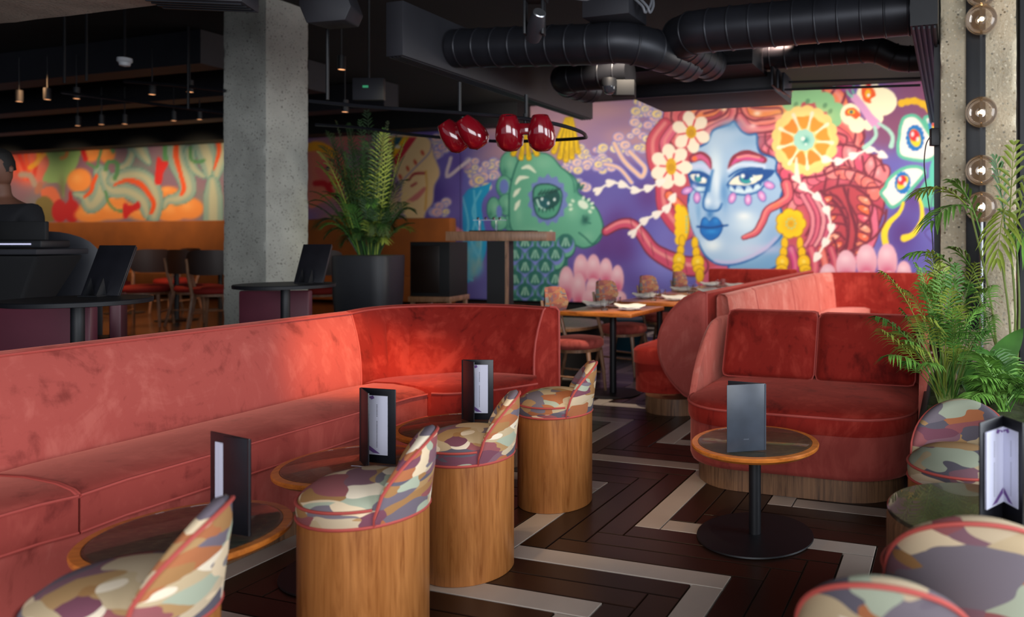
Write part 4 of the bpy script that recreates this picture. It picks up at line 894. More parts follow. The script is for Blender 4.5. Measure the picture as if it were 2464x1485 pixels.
MB().rings(rs).build('back_shell', M['velvet_lit'], sofa, True, ang=60)  # rosier copy paints in the window light on the wings
def cushion(s_b, s_t, t0, t1, z0, z1, th, parent, mat, name='back_cushion'):
    mb = MB(); nx, nz = 14, 12
    grid = {}
    for side in (0, 1):
        for i in range(nx + 1):
            for k in range(nz + 1):
                u, w_ = i / nx * 2 - 1, k / nz * 2 - 1
                # superellipse pillow
                uu = math.copysign(abs(u) ** .9, u); ww = w_
                rc = .12
                ex = max(0, abs(uu) - (1 - rc)) / rc; ez = max(0, abs(ww) - (1 - rc)) / rc; q = math.hypot(ex, ez)
                if q > 1:
                    if abs(uu) > 1 - rc: uu = math.copysign(1 - rc + rc * ex / q, uu)
                    if abs(ww) > 1 - rc: ww = math.copysign(1 - rc + rc * ez / q, ww)
                edge = max(abs(u), abs(w_)); puff = (1 - edge ** 7)
                half = th / 2 * (.62 + .38 * puff * (1 - .25 * (u * u + w_ * w_) / 2))
                if edge >= .999: half = th / 2 * .45
                t_ = (t0 + t1) / 2 + uu * (t1 - t0) / 2; z = (z0 + z1) / 2 + ww * (z1 - z0) / 2
                s_ = s_b + (s_t - s_b) * (z - z0) / (z1 - z0) + th / 2 + (half if side else -half)
                grid[side, i, k] = len(mb.v); mb.v.append(W(s_, t_, z))
    for side in (0, 1):
        for i in range(nx):
            for k in range(nz):
                f = (grid[side, i, k], grid[side, i + 1, k], grid[side, i + 1, k + 1], grid[side, i, k + 1]); mb.f.append(f if not side else f[::-1])
    per = [(i, 0) for i in range(nx)] + [(nx, k) for k in range(nz)] + [(i, nz) for i in range(nx, 0, -1)] + [(0, k) for k in range(nz, 0, -1)]
    for a in range(len(per)):
        b2 = per[(a + 1) % len(per)]; a2 = per[a]
        mb.f.append((grid[0, a2[0], a2[1]], grid[1, a2[0], a2[1]], grid[1, b2[0], b2[1]], grid[0, b2[0], b2[1]]))
    o = mb.build(name, mat, parent, True, ang=70)
    MB().tube([Vector(mb.v[grid[0, i, k]]) for i, k in per + per[:1]], .0045, 5).build('piping', M['piping'], o, True)
    return o
cushion(4.50, 4.66, -1.40, -.815, .495, .90, .19, sofa, M['velvet_deep'])
cushion(4.50, 4.66, -.805, -.215, .495, .895, .19, sofa, M['velvet_deep'])

# ------------------------------------------------------------------ barrel stools
def make_stool(label, matf, group='patterned barrel stools'):
    r = .19; g = thing('barrel_stool', label, 'stool', group=group)
    n = 48; zw = .468
    MB().lathe([(r - .004, .001), (r, .006), (r, zw - .004), (r - .006, zw)], n=n).build('drum', M['wood'], g, ang=50)
    MB().lathe([(r * .9, zw), (r * 1.0, zw + .004), (r * 1.015, zw + .03), (r * 1.0, zw + .052), (r * .93, zw + .075), (r * .75, zw + .098), (r * .45, zw + .112), (r * .1, zw + .116)], n=n).build('seat_cushion', matf, g, ang=70)
    ring = lambda z, rr: [(rr * math.cos(2 * math.pi * k / 36), rr * math.sin(2 * math.pi * k / 36), z) for k in range(37)]
    MB().tube(ring(zw + .003, r + .001), .0055, 6).build('piping', M['piping'], g)
    am, nb = 72, 28
    MB().tube([(r * 1.01 * math.cos(R(a)), r * 1.01 * math.sin(R(a)), zw + .055) for a in range(am + 4, 360 - am, 6)], .005, 6).build('piping', M['piping'], g)
    rs = []; edge = []
    for i in range(nb + 1):
        a = -am + 2 * am * i / nb; u = a / am
        h = .03 + .215 * (max(0, math.cos(u * math.pi / 2)) ** .56)
        zt = zw + h + .012; th = .052 * (1 - .35 * abs(u) ** 3) * (.35 + .65 * max(0, math.cos(u * math.pi / 2)) ** .5)
        c, s_ = math.cos(R(a)), math.sin(R(a)); ro = r + .004; lean = .02 * (h / .25)
        pr = [(ro - .002, zw + .002), (ro + .008, zw + h * .35), (ro + .008 + lean * .6, zw + h * .75), (ro + lean, zt - .012), (ro + lean - th * .25, zt), (ro + lean - th * .7, zt - .004), (ro + lean - th, zt - .022), (ro - th - .004, zw + h * .5), (ro - th - .004, zw + .02)]
        rs.append([(q * c, q * s_, z) for q, z in pr]); edge.append(((ro + lean + .001) * c, (ro + lean + .001) * s_, zt - .010))
    b_ = MB().rings(rs).build('backrest', matf, g, ang=60)
    MB().tube([(rs[0][0])] + edge + [rs[-1][0]], .0055, 6).build('piping', M['piping'], b_)
    return g
stool_specs = [
    ((-.785, 3.88), R(10), 'camo2', 'wavy patterned barrel stool farthest from the camera, beside the end of the banquette', 1.0),
    ((-.985, 3.09), R(12), 'camo1', 'barrel stool second from the far end of the row, at the far left round table', .97),
    ((-1.127, 2.47), R(14), 'camo4', 'large wooden barrel stool with brown wavy fabric at the middle left round table', 1.05),
    ((-1.365, 1.755), R(18), 'camo1', 'barrel stool cut off by the bottom left corner of the photo', 1.0),
    ((.945, 2.78), R(68), 'camo6', 'barrel stool facing the camera in front of the palm planter', 1.0),
    ((.655, 1.90), R(-100), 'camo5', 'blurred barrel stool seen from behind at the bottom right edge', 1.06),
    ((.375, 1.57), R(-105), 'camo6', 'most blurred barrel stool, lowest in the photo near the bottom right', .95)]
for loc, rz, mt, lab, sc in stool_specs:
    g = make_stool(lab, M[mt]); g.location = (loc[0], loc[1], 0); g.rotation_euler = (0, 0, rz); g.scale = (sc, sc, 1)

# ------------------------------------------------------------------ round pedestal tables
def make_table(label):
    g = thing('pedestal_table', label, 'table', group='low round pedestal tables')
    MB().lathe([(.0, .0), (.262, .0), (.268, .004), (.266, .010), (.04, .012), (0, .012)], n=64, caps=False).build('base', M['black'], g)
    MB().lathe([(.028, .010), (.028, .396)], n=24).build('pole', M['black'], g)
    MB().lathe([(.06, .392), (.06, .398)], n=24).build('mounting_plate', M['black'], g)
    MB().lathe([(.20, .398), (.270, .403), (.290, .417), (.292, .428), (.288, .433), (.262, .434), (.261, .431), (.0, .431)], n=72, caps=False).build('table_top', M['wood_top'], g, ang=30)
    st_ = MB().lathe([(.26, .431), (.26, .4345), (0, .4345)], n=64, caps=False).build('stone_inlay', M['stone'], g, ang=30)
    MB().lathe([(.252, .4347), (.253, .4387), (.251, .4395), (0, .4395)], n=64, caps=False).build('glass_disc', M['glass_top'], g, ang=30)
    return g
m, nt, b = new_mat('table_glass'); b.inputs['Base Color'].default_value = lin('#2f4a44'); b.inputs['Roughness'].default_value = .06
b.inputs['Alpha'].default_value = .28; b.inputs['Coat Weight'].default_value = .3; M['glass_top'] = m
t0_ = make_table('low round table with brown stone inlay in front of the two seat sofa')
t0_.location = (.222, 3.43, 0)
for loc, lab in (((-1.245, 3.71), 'farthest low round table of the banquette row, holding the farthest open menu'),
                 ((-1.462, 3.085), 'middle low round table of the banquette row, lit orange, holding an open menu'),
                 ((-1.635, 2.36), 'nearest low round table of the banquette row, with a folded black menu')):
    dup(t0_, (loc[0], loc[1], 0), label=lab, rz=random.random())
# drum side table, right edge
g = thing('drum_table', 'round drum side table with reflective dark top between the stools on the right edge', 'table', (.815, 2.27, 0))
MB().lathe([(.262, .002), (.262, .50), (.258, .522)], n=64).build('drum', M['wood_dark'], g, ang=40)
MB().lathe([(.259, .522), (.26, .531), (.256, .534), (0, .534)], n=64, caps=False).build('glass_top', plain('olive_glass_top', '#3f382c', .24, coat=.6, var=.4, vscale=5), g, ang=30)

# ------------------------------------------------------------------ menus
def panel(mb, a, b_, z0, z1, th):
    """upright board from xy a to xy b"""
    a = Vector(a); b_ = Vector(b_); d = (b_ - a).normalized(); n = Vector((-d.y, d.x)) * th / 2
    q = [a - n, b_ - n, b_ + n, a + n]
    mb.prism([(p.x, p.y) for p in q], z0, z1)
def make_menu(label, loc, hinge, ends, h=.30, cover='leather_black', pages=True, open_front=True, zt=.4397):
    """standing menu: hinge point and two panel ends (world offsets)"""
    g = thing('menu', label, 'menu', (loc[0], loc[1], zt), group='menus standing on the low tables')
    for k, e in enumerate(ends):
        mb = MB(); panel(mb, hinge, e, .0, h, .005); mb.build('cover', M[cover[k] if isinstance(cover, (list, tuple)) else cover], g, bevel=.0012)
    mb = MB(); mb.tube([(hinge[0], hinge[1], .002), (hinge[0], hinge[1], h - .002)], .005, 6); mb.build('spine', M[cover if isinstance(cover, str) else cover[0]], g)
    return g
def pages_on(g, hinge, e, z0, z1, u0, u1, side, n=1):
    hinge = Vector(hinge); e = Vector(e); d = (e - hinge); L = d.length; d.normalize(); nrm = Vector((-d.y, d.x)) * side
    for k in range(n):
        off = nrm * (.006 + .004 * k); mb = MB(); a = hinge + d * L * u0 + off; b_ = hinge + d * L * u1 + off
        panel(mb, a, b_, z0, z1, .0012); pg = mb.build('page', M['paper'], g)
    o2 = nrm * (.0012 + .006 + .004 * (n - 1))
    # printed column of lines and corner marks
    def pt(u, z): q = hinge + d * L * (u0 + (u1 - u0) * u) + o2; return (q.x, q.y, z0 + (z1 - z0) * z)
    mb = MB()
    for k in range(9): mb.add([pt(.54, .84 - k * .024), pt(.585, .84 - k * .024), pt(.585, .85 - k * .024), pt(.54, .85 - k * .024)], [(0, 1, 2, 3)])
    for k in range(19): mb.add([pt(.54, .56 - k * .024), pt(.585, .56 - k * .024), pt(.585, .57 - k * .024), pt(.54, .57 - k * .024)], [(0, 1, 2, 3)])
    mb.build('printed_lines', M['ink'], g, smooth=False)
    mb = MB(); mb.add([pt(.03, .95), pt(.40, 1), pt(.46, .955), pt(.34, .93), pt(.22, .965), pt(.12, .93)], [(0, 1, 2, 3, 4, 5)])
    mb.build('purple_pattern', M['purple'], g, smooth=False); mb = MB()
    mb.add([pt(.05, .20), pt(.70, .02), pt(.40, .03), pt(.22, .08), pt(.05, .12)], [(0, 1, 2, 3, 4)]); mb.build('purple_pattern', M['purple'], g, smooth=False)
# two open menus on the banquette tables
def open_menu(label, pxh, pxl, pxr, yb, zt, h, basey):
    pass
def off(p, c): return (p[0] - c[0], p[1] - c[1])
zt = .4397
c_ = P(880, 1105, zt)[:2]
# hinge far-left corner, left panel comes to camera, right panel goes right
def menu_from_px(label, hinge, left, right, h, loc, cover=('leather_black', 'leather_black'), z=zt):
    hp, lp, rp = P(*hinge, z)[:2], P(*left, z)[:2], P(*right, z)[:2]
    g = make_menu(label, loc, off(hp, loc), [off(lp, loc), off(rp, loc)], h, cover, zt=z)
    return g, off(hp, loc), off(lp, loc), off(rp, loc)
mh = .305
g, hp, lp, rp = menu_from_px('open black menu with white pages on the middle table of the banquette row', (868, 1110), (887, 1131), (952, 1118), mh, (-1.42, 3.05))
pages_on(g, hp, rp, .035, mh - .028, .12, .80, -1, 1); 
g, hp, lp, rp = menu_from_px('open black menu with white pages on the farthest table of the banquette row', (1113, 1009), (1141, 1018), (1187, 1010), .305, (-1.17, 3.62))
pages_on(g, hp, rp, .035, .28, .24, .84, -1, 2)
# folded menu seen from its spine, nearest banquette table
g, hp, lp, rp = menu_from_px('black folded menu with pages fanning out of its side on the nearest banquette table', (600, 1291), (538, 1281), (508, 1262), .30, (-1.50, 2.42))
for k in range(3):
    a = Vector(hp); e = Vector(lp) * (1 - k / 3) + Vector(rp) * (k / 3); d = e - a
    mb = MB(); panel(mb, a + d * .25, a + d * 1.0, .02, .272, .0012); mb.build('page', M['paper'], g)
# grey menu on the table before the sofa
loc = (.19, 3.36); hp, lp = P(1841, 1083, zt)[:2], P(1749, 1089, zt)[:2]
e2 = P(1752, 1073, zt)[:2]
g = make_menu('closed slate grey menu standing on the round table before the two seat sofa', loc, off(hp, loc), [off(lp, loc), off(e2, loc)], .29, ('leather_grey', 'leather_black'))
# embossed name near the foot of the front cover
cu = bpy.data.curves.new('lettering', 'FONT'); cu.body = 'cicoo'; cu.size = .011; cu.extrude = .0003; cu.align_x = 'CENTER'
tx = bpy.data.objects.new('lettering', cu); COL.objects.link(tx)
bpy.context.view_layer.update(); me = bpy.data.meshes.new_from_object(tx.evaluated_get(bpy.context.evaluated_depsgraph_get())); bpy.data.objects.remove(tx)
me.materials.clear(); me.materials.append(plain('embossed_grey', '#6a717c', .4)); o = bpy.data.objects.new('lettering', me); COL.objects.link(o); o.parent = g
a, b_ = Vector(off(lp, loc)), Vector(off(hp, loc)); mid = (a + b_) / 2; d = (b_ - a).normalized()
o.rotation_euler = (R(90), 0, math.atan2(d.y, d.x)); nn = Vector((d.y, -d.x)) * .0032
o.location = (mid.x + nn.x, mid.y + nn.y, .05)
# V-shaped menu on the drum table
zz = .534; loc = (.70, 2.17)
hp, lp, rp = P(2412, 1243, zz)[:2], P(2357, 1272, zz)[:2], P(2462, 1272, zz)[:2]
g = make_menu('black menu opened in a V with white pages at the right edge of the photo', loc, off(hp, loc), [off(lp, loc), off(rp, loc)], .30, ('leather_black', 'leather_black'), zt=zz)
pages_on(g, off(hp, loc), off(lp, loc), .05, .27, .1, .85, 1, 2); pages_on(g, off(hp, loc), off(rp, loc), .05, .27, .1, .85, -1, 1)
for lab, p in (('thin white paper stick lying on the middle banquette table beside the open menu', ((845, 1121), (880, 1123))), ('small white stirrer lying on the farthest banquette table near the stool', ((1107, 1029), (1121, 1029)))):
    a, b_ = Vector(P(*p[0], zt + .003)), Vector(P(*p[1], zt + .003)); g = MB().tube([a - a, b_ - a], .0012, 5).build('paper_stick', M['paper'], None); g.location = a; tag(g, lab, 'stick')
# ------------------------------------------------------------------ tall black tables behind the banquette with menu easels
def high_table(label, loc, zt=1.05):
    g = thing('high_table', label, 'table', (loc[0], loc[1], 0), group='tall round black tables')
    MB().lathe([(0, 0), (.21, 0), (.215, .008), (.03, .014), (0, .014)], n=40, caps=False).build('base', M['black'], g)
    MB().lathe([(.03, .012), (.03, zt - .03)], n=24).build('pole', M['black'], g)
    MB().lathe([(.08, zt - .036), (.08, zt - .026)], n=24).build('mounting_plate', M['black'], g)
    MB().lathe([(.30, zt - .027), (.318, zt - .024), (.32, zt - .004), (.316, zt), (0, zt)], n=64, caps=False).build('table_top', M['black'], g, ang=30)
    return g
H1, H2 = (-3.27, 3.89), (-2.95, 5.24)
high_table('tall round black table at the left edge behind the banquette', H1); high_table('tall round black table in front of the grey column', H2)
def easel(label, loc, rz, w=.21, h=.30):
    zt = 1.0505
    g = thing('menu_stand', label, 'menu', (loc[0], loc[1], zt), rz, group='menus on easels on the tall tables')
    tilt = Matrix.Rotation(R(-24), 3, 'X')
    def bd(y, th, w_, h_): return MB().box(tilt @ Vector((0, y, h_ / 2)), (w_, th, h_), mtx=tilt)
    bd(.0, .008, w, h).build('menu_cover', M['leather_black'], g, bevel=.001); bd(.012, .008, w * .98, h * .98).build('menu_cover', M['leather_black'], g, bevel=.001)
    for x in (-.035, .035):
        mb = MB(); mb.prism([(0, 0)] * 0 or [(-.05, 0), (.02, 0), (-.0, .10)], -.004, .004)
        me_ = MB(); me_.v = [(x + z, y - .02, z2) for (y, z2, z) in mb.v]; me_.f = mb.f; me_.build('bracket', M['black'], g, smooth=False)
    MB().box((0, -.03, .003), (.11, .10, .005)).build('foot_plate', M['black'], g, smooth=False)
    return g
# seen from behind: the menus lean away from the camera side
p1 = P(240, 712, 1.0505); p2 = P(742, 681, 1.0505)
easel('black menu leaning on a small easel on the tall table at the left edge', p1, R(-2)); easel('black menu leaning on a small easel on the tall table by the column', p2, R(-2))

# ------------------------------------------------------------------ maroon bar armchairs behind
def bar_chair(label, loc, rz, w=.46):
    g = thing('bar_chair', label, 'chair', (loc[0], loc[1], 0), rz, group='maroon bar chairs')
    MB().box((0, 0, .66), (w, .07, .62)).build('backrest', M['leather'], g, bevel=.015)
    MB().box((0, .26, .60), (w, .46, .12)).build('seat', M['leather'], g, bevel=.02)
    for x in (-w / 2 + .03, w / 2 - .03):
        for y in (.05, .45): MB().box((x, y, .27), (.035, .035, .54)).build('leg', M['wood_chair'], g, bevel=.004)
    return g
q = P(110, 742, .98); bar_chair('wide maroon bar chair back under the tall table at the left edge', (-3.86, 4.35), R(186), .56)
bar_chair('maroon bar chair turned sideways between the left tall table and the column', (-4.26, 5.42), R(122), .34)
q = Q(664, 700, 5.75); bar_chair('maroon bar chair back under the tall table by the column', (q[0], 5.75), R(4), .52)

# ------------------------------------------------------------------ service counter and the person behind it
M['leaf4'] = plain('palm_leaf_deep', '#24421c', .5, var=.35, vscale=7)
ctr = thing('service_counter', 'dark service counter with flared front at the left edge', 'counter', (-4.6, 4.8, 0))
def fl(x0, x1, y0, y1, z): return [(x0, y0, z), (x1, y0, z), (x1, y1, z), (x0, y1, z)]
MB().rings([fl(-5.2, -4.45, 4.78, 4.97, 0), fl(-5.2, -4.40, 4.76, 4.97, .85), fl(-5.2, -4.13, 4.62, 4.97, 1.26)]).build('body', M['black_matt'], ctr, True, bevel=.02)
MB().rings([fl(-5.2, -4.12, 4.60, 4.99, 1.265), fl(-5.2, -4.12, 4.60, 4.99, 1.30)]).build('counter_top', M['box_duct'], ctr, True, bevel=.006)
g = thing('till_screen', 'black till with a glowing strip on the service counter', 'till', (-4.38, 4.82, 1.3005))
MB().box((-.02, 0, .03), (.42, .22, .05)).build('base', M['black'], g, bevel=.01); MB().box((-.02, -.02, .115), (.34, .03, .12)).build('screen', M['black_matt'], g, bevel=.006)
MB().box((0, -.115, .030), (.26, .004, .010)).build('light_strip', plain('pale_strip', '#b9b9d6', .3, emis='#c8c8e8', es=.6), g, smooth=False)
g = thing('cordial_bottle', 'small clear bottle of lime cordial on the service counter', 'bottle', (-4.60, 4.70, 1.3005))
MB().lathe([(.034, .001), (.036, .01), (.036, .085), (.014, .12), (.013, .16), (0, .16)], n=24, caps=False).build('bottle_body', M['green_glass'], g); MB().lathe([(.016, .16), (.016, .178), (0, .18)], n=16, caps=False).build('cap', M['ceramic'], g)
g = thing('drinks_bottle', 'black bottle with a silver collar at the left edge of the service counter', 'bottle', (-4.72, 4.66, 1.3005))
MB().lathe([(.036, .001), (.038, .01), (.038, .16), (.016, .20), (.014, .25), (0, .25)], n=24, caps=False).build('bottle_body', M['black'], g); MB().lathe([(.039, .12), (.039, .135)], n=24).build('collar', M['steel'], g)
g = thing('lounge_chair', 'dark grey rounded chair back behind the service counter', 'chair', (-4.78, 5.55, 0))
rs = []
for i in range(13):
    a = R(180 + 15 * i); x = .30 * math.cos(a); y = .26 * math.sin(a) * .5; h = 1.16 + .26 * math.sin(math.pi * i / 12) ** .5
    rs.append([(x, y, .5), (x, y, h), (x * .88, y * .8 + .0, h), (x * .88, y * .8, .5)])
MB().rings(rs).build('backrest', plain('grey_plastic', '#33343b', .5), g); MB().lathe([(.24, .48), (.26, .52), (.24, .56)], n=24).build('seat', M['black'], g)
for k in range(4): a = R(45 + 90 * k); MB().tube([(.15 * math.cos(a), .15 * math.sin(a), .5), (.24 * math.cos(a), .24 * math.sin(a), .01)], .012, 6).build('leg', M['black'], g)

def person():
    px_, py_ = -5.0, 5.34
    g = thing('person', 'person in a black t-shirt with short dark hair working behind the service counter', 'person', (px_, py_, 0))
    def skin(name, verts, edges, radii, mat, sub=2):
        me = bpy.data.meshes.new(name); me.from_pydata(verts, edges, []); o = bpy.data.objects.new(name, me); COL.objects.link(o)
        md = o.modifiers.new('skin', 'SKIN'); o.modifiers.new('sub', 'SUBSURF').levels = sub; o.modifiers['sub'].render_levels = sub
        for i, r in enumerate(radii): o.data.skin_vertices[0].data[i].radius = (r, r) if not isinstance(r, tuple) else r
        o.data.skin_vertices[0].data[0].use_root = True
        bpy.context.view_layer.update(); m2 = bpy.data.meshes.new_from_object(o.evaluated_get(bpy.context.evaluated_depsgraph_get())); bpy.data.objects.remove(o)
        for p in m2.polygons: p.use_smooth = True
        m2.materials.clear(); m2.materials.append(mat); o = bpy.data.objects.new(name, m2); COL.objects.link(o); o.parent = g; return o
    # body: pelvis root, spine, neck, shoulders, arms, legs, reaching towards the counter
    V = [(0, 0, 1.02), (0, 0, 1.20), (0, .0, 1.40), (0, -.02, 1.56), (0, -.03, 1.66), (.0, -.05, 1.78),
         (.19, -.02, 1.55), (.27, -.04, 1.33), (.20, -.22, 1.34), (.12, -.30, 1.36), (-.19, -.02, 1.55), (-.27, -.04, 1.33), (-.20, -.24, 1.36),
         (.10, 0, .93), (.11, .02, .52), (.11, .04, .10), (-.10, 0, .93), (-.11, .02, .52), (-.11, .04, .10), (.11, -.10, .05), (-.11, -.10, .05)]
    E_ = [(0, 1), (1, 2), (2, 3), (3, 4), (4, 5), (3, 6), (6, 7), (7, 8), (8, 9), (3, 10), (10, 11), (11, 12), (0, 13), (13, 14), (14, 15), (0, 16), (16, 17), (17, 18), (15, 19), (18, 20)]
    RR = [.14, .135, .15, .12, .055, .06, .062, .045, .036, .03, .062, .045, .036, .085, .058, .04, .085, .058, .04, .035, .035]
    skin('body', V, E_, RR, M['skin'])
    mt = Matrix.Rotation(R(14), 3, 'X')
    MB().lathe([(.0, -.125), (.045, -.115), (.066, -.07), (.078, -.01), (.080, .05), (.066, .10), (.03, .125), (0, .128)], (0, -.06, 1.86), 28, False, mt).build('head', M['skin'], g, ang=80)
    MB().lathe([(.083, -.02), (.088, .04), (.076, .105), (.04, .138), (0, .143)], (0, -.045, 1.865), 28, False, mt).build('hair', M['hair'], g, ang=80)
    for x in (-.08, .08): MB().lathe([(0, -.03), (.014, -.02), (.016, .01), (0, .03)], (x, -.05, 1.86), 10, False).build('ear', M['skin'], g)
    MB().lathe([(0, -.02), (.012, -.012), (.010, .01), (0, .025)], (0, -.142, 1.86), 8, False).build('nose', M['skin'], g)
    for x in (-.028, .028): MB().lathe([(0, -.008), (.010, 0), (0, .008)], (x, -.130, 1.885), 8, False).build('eye', M['hair'], g)
    MB().box((0, -.134, 1.815), (.045, .01, .008)).build('mouth', plain('lips', '#5a2f2a', .5), g, bevel=.003)
    Vs = [(0, 0, 1.0), (0, 0, 1.20), (0, 0, 1.40), (0, -.015, 1.54), (0, -.02, 1.60), (.18, -.02, 1.55), (.25, -.035, 1.43), (-.18, -.02, 1.55), (-.25, -.035, 1.43)]
    skin('t_shirt', Vs, [(0, 1), (1, 2), (2, 3), (3, 4), (3, 5), (5, 6), (3, 7), (7, 8)], [(.175, .175), (.17, .17), (.185, .185), .15, .085, .088, .082, .088, .082], M['shirt'])
    Vt = [(0, 0, 1.02), (.10, 0, .92), (.115, .02, .52), (.115, .04, .12), (-.10, 0, .92), (-.115, .02, .52), (-.115, .04, .12)]
    skin('trousers', Vt, [(0, 1), (1, 2), (2, 3), (0, 4), (4, 5), (5, 6)], [.155, .105, .078, .065, .105, .078, .065], M['shirt'])
    # right hand with five fingers resting on the counter edge
    base = Vector((.10, -.32, 1.355))
    for k in range(5):
        a = R(-150 + 22 * k) if k else R(-20); L_ = (.055, .075, .082, .078, .062)[k]
        d = Vector((math.sin(R(-30 + 15 * k)) if k else .7, -math.cos(R(-30 + 15 * k)) if k else -.5, 0)).normalized()
        MB().tube([base + d * .0, base + d * (.03 + L_ * .5) + Vector((0, 0, .006)), base + d * (.03 + L_) + Vector((0, 0, -.012))], [.012, .009, .007], 6).build('finger', M['skin'], g)
    return g
person()

# ------------------------------------------------------------------ raised dining floor far left, orange banquette, chairs
plat = struct(MB().box((-9.5, 12.4, .15), (13, 8.2, .3)).build('floor', plain('far_floor_boards', '#4a2f1c', .18, var=.3, vscale=1.5), None, smooth=False))
ob = thing('banquette', 'long orange high-backed banquette under the far chilli mural', 'banquette', W(10.3, -13.0, .3))
mb = MB().box(W(10.62, -14.2, 1.02), (12.4, .18, 1.44), ROT); mb.build('backrest', M['orange'], ob, True, bevel=.03)
MB().box(W(10.35, -14.2, .55), (12.4, .5, .42), ROT).build('seat', M['orange'], ob, True, bevel=.04)

def dining_chair(name, label, pattern_mat, seat_mat, group):
    g = thing(name, label, 'chair', group=group)
    # faces +y ; wooden frame, padded seat, curved back panel
    n = 28
    MB().lathe([(.0, .405), (.205, .405), (.222, .42), (.222, .455), (.205, .478), (.12, .492), (0, .494)], n=n, caps=False).build('seat', seat_mat, g, ang=60)
    MB().lathe([(.18, .375), (.20, .378), (.20, .402), (.18, .404)], n=n).build('seat_frame', M['wood_chair'], g, ang=50)
    for sx in (-1, 1):
        MB().tube([(sx * .15, .15, .38), (sx * .165, .175, .2), (sx * .175, .19, .003)], [.019, .017, .013], 8).build('leg', M['wood_chair'], g)
        MB().tube([(sx * .185, -.235, .80), (sx * .18, -.205, .60), (sx * .165, -.15, .40), (sx * .172, -.19, .2), (sx * .185, -.235, .003)], [.013, .016, .019, .017, .013], 8).build('leg', M['wood_chair'], g)
    rs = []
    for i in range(17):
        u = -1 + i / 8; x = .215 * u; y = -.245 + .07 * u * u; hh = .12 * (1 - abs(u) ** 5) ** .5 + .02
        z = .76; rs.append([(x, y - .012, z - hh), (x, y - .020, z), (x, y - .014, z + hh), (x, y + .012, z + hh), (x * .98, y + .022, z), (x, y + .010, z - hh)])
    MB().rings(rs).build('backrest', pattern_mat, g, ang=50)
    MB().tube([(-.165, .15, .17), (-.17, -.19, .19)], .009, 6).build('stretcher', M['wood_chair'], g); MB().tube([(.165, .15, .17), (.17, -.19, .19)], .009, 6).build('stretcher', M['wood_chair'], g)
    return g
seat_far = plain('red_seat_velvet', '#8e1c12', .8)
fc = dining_chair('dining_chair', '', plain('dark_brown_ply', '#2e1a10', .5), seat_far, 'dining chairs on the raised floor')
fl_ = [(185, 9.6, 25, 'leftmost dining chair on the raised floor, beside the counter'), (262, 10.0, 15, 'dark dining chair behind the easel menu of the left tall table'), (352, 9.2, 200, 'dining chair with pale legs right of the left tall table'), (420, 10.9, 160, 'dark dining chair behind the far laid table'),
       (478, 9.3, -20, 'dining chair left of the pair beside the grey column'), (522, 8.95, 12, 'dining chair directly left of the grey column'), (778, 8.9, 20, 'dining chair between the grey column and the black planter')]
for k, (px, Y, rz, lab) in enumerate(fl_):
    q = Q(px, 700, Y); c = fc if k == 0 else dup(fc)
    c.location = (q[0], Y, .3005); c.rotation_euler = (0, 0, R(rz)); c['label'] = lab; c.scale = (1.15, 1.15, 1.05)
def laid_table(label, s, t, w=.68, d=.74, z=.75, zf=0.0, rz=ROT, wood_='wood_top', world=None, grp='laid wooden dining tables'):
    loc = W(s, t, zf) if world is None else (world[0], world[1], zf)
    g = thing('dining_table', label, 'table', loc, rz, group=grp)
    MB().box((0, 0, z - .017), (w, d, .034)).build('table_top', M[wood_], g, bevel=.004)
    MB().lathe([(.03, .012), (.03, z - .034)], n=20).build('pole', M['black'], g)
    MB().lathe([(0, 0), (.24, .0), (.245, .008), (.03, .016), (0, .016)], n=40, caps=False).build('base', M['black'], g)
    MB().box((0, 0, z - .040), (.36, .36, .008)).build('mounting_plate', M['black'], g, smooth=False)
    return g
for k, (px, Y) in enumerate(((425, 9.9), (300, 10.9), (530, 11.4))):
    q = Q(px, 610, Y); laid_table(['laid dining table in front of the orange banquette, its edge lit', 'dining table partly hidden behind the easel menu of the left tall table', 'dining table nearly hidden behind the grey column'][k], 0, 0, .7, .7, .78, .3005, ROT, 'wood_dark', (q[0], Y), 'tables on the raised floor')
def glass_tumbler(loc, label, sc=1.0, group='water tumblers'):
    g = MB().lathe([(0, .0), (.026, .0), (.034, .085), (.0325, .085), (.025, .010), (0, .010)], n=20, caps=False).build('tumbler', M['glass'], None); g.location = loc; g.scale = (sc, sc, sc); return tag(g, label, 'glass', group)
q = Q(428, 612, 9.75)
glass_tumbler((q[0], 9.75, 1.081), 'water tumbler standing alone on the far laid table before the orange banquette', 1.3)
g = MB().lathe([(0, 0), (.07, .003), (.10, .012), (.09, .016), (0, .012)], n=24, caps=False).build('plate', M['ceramic'], None); g.location = (q[0] - .2, 9.75, 1.081); tag(g, 'white plate on the far laid table before the orange banquette', 'plate')

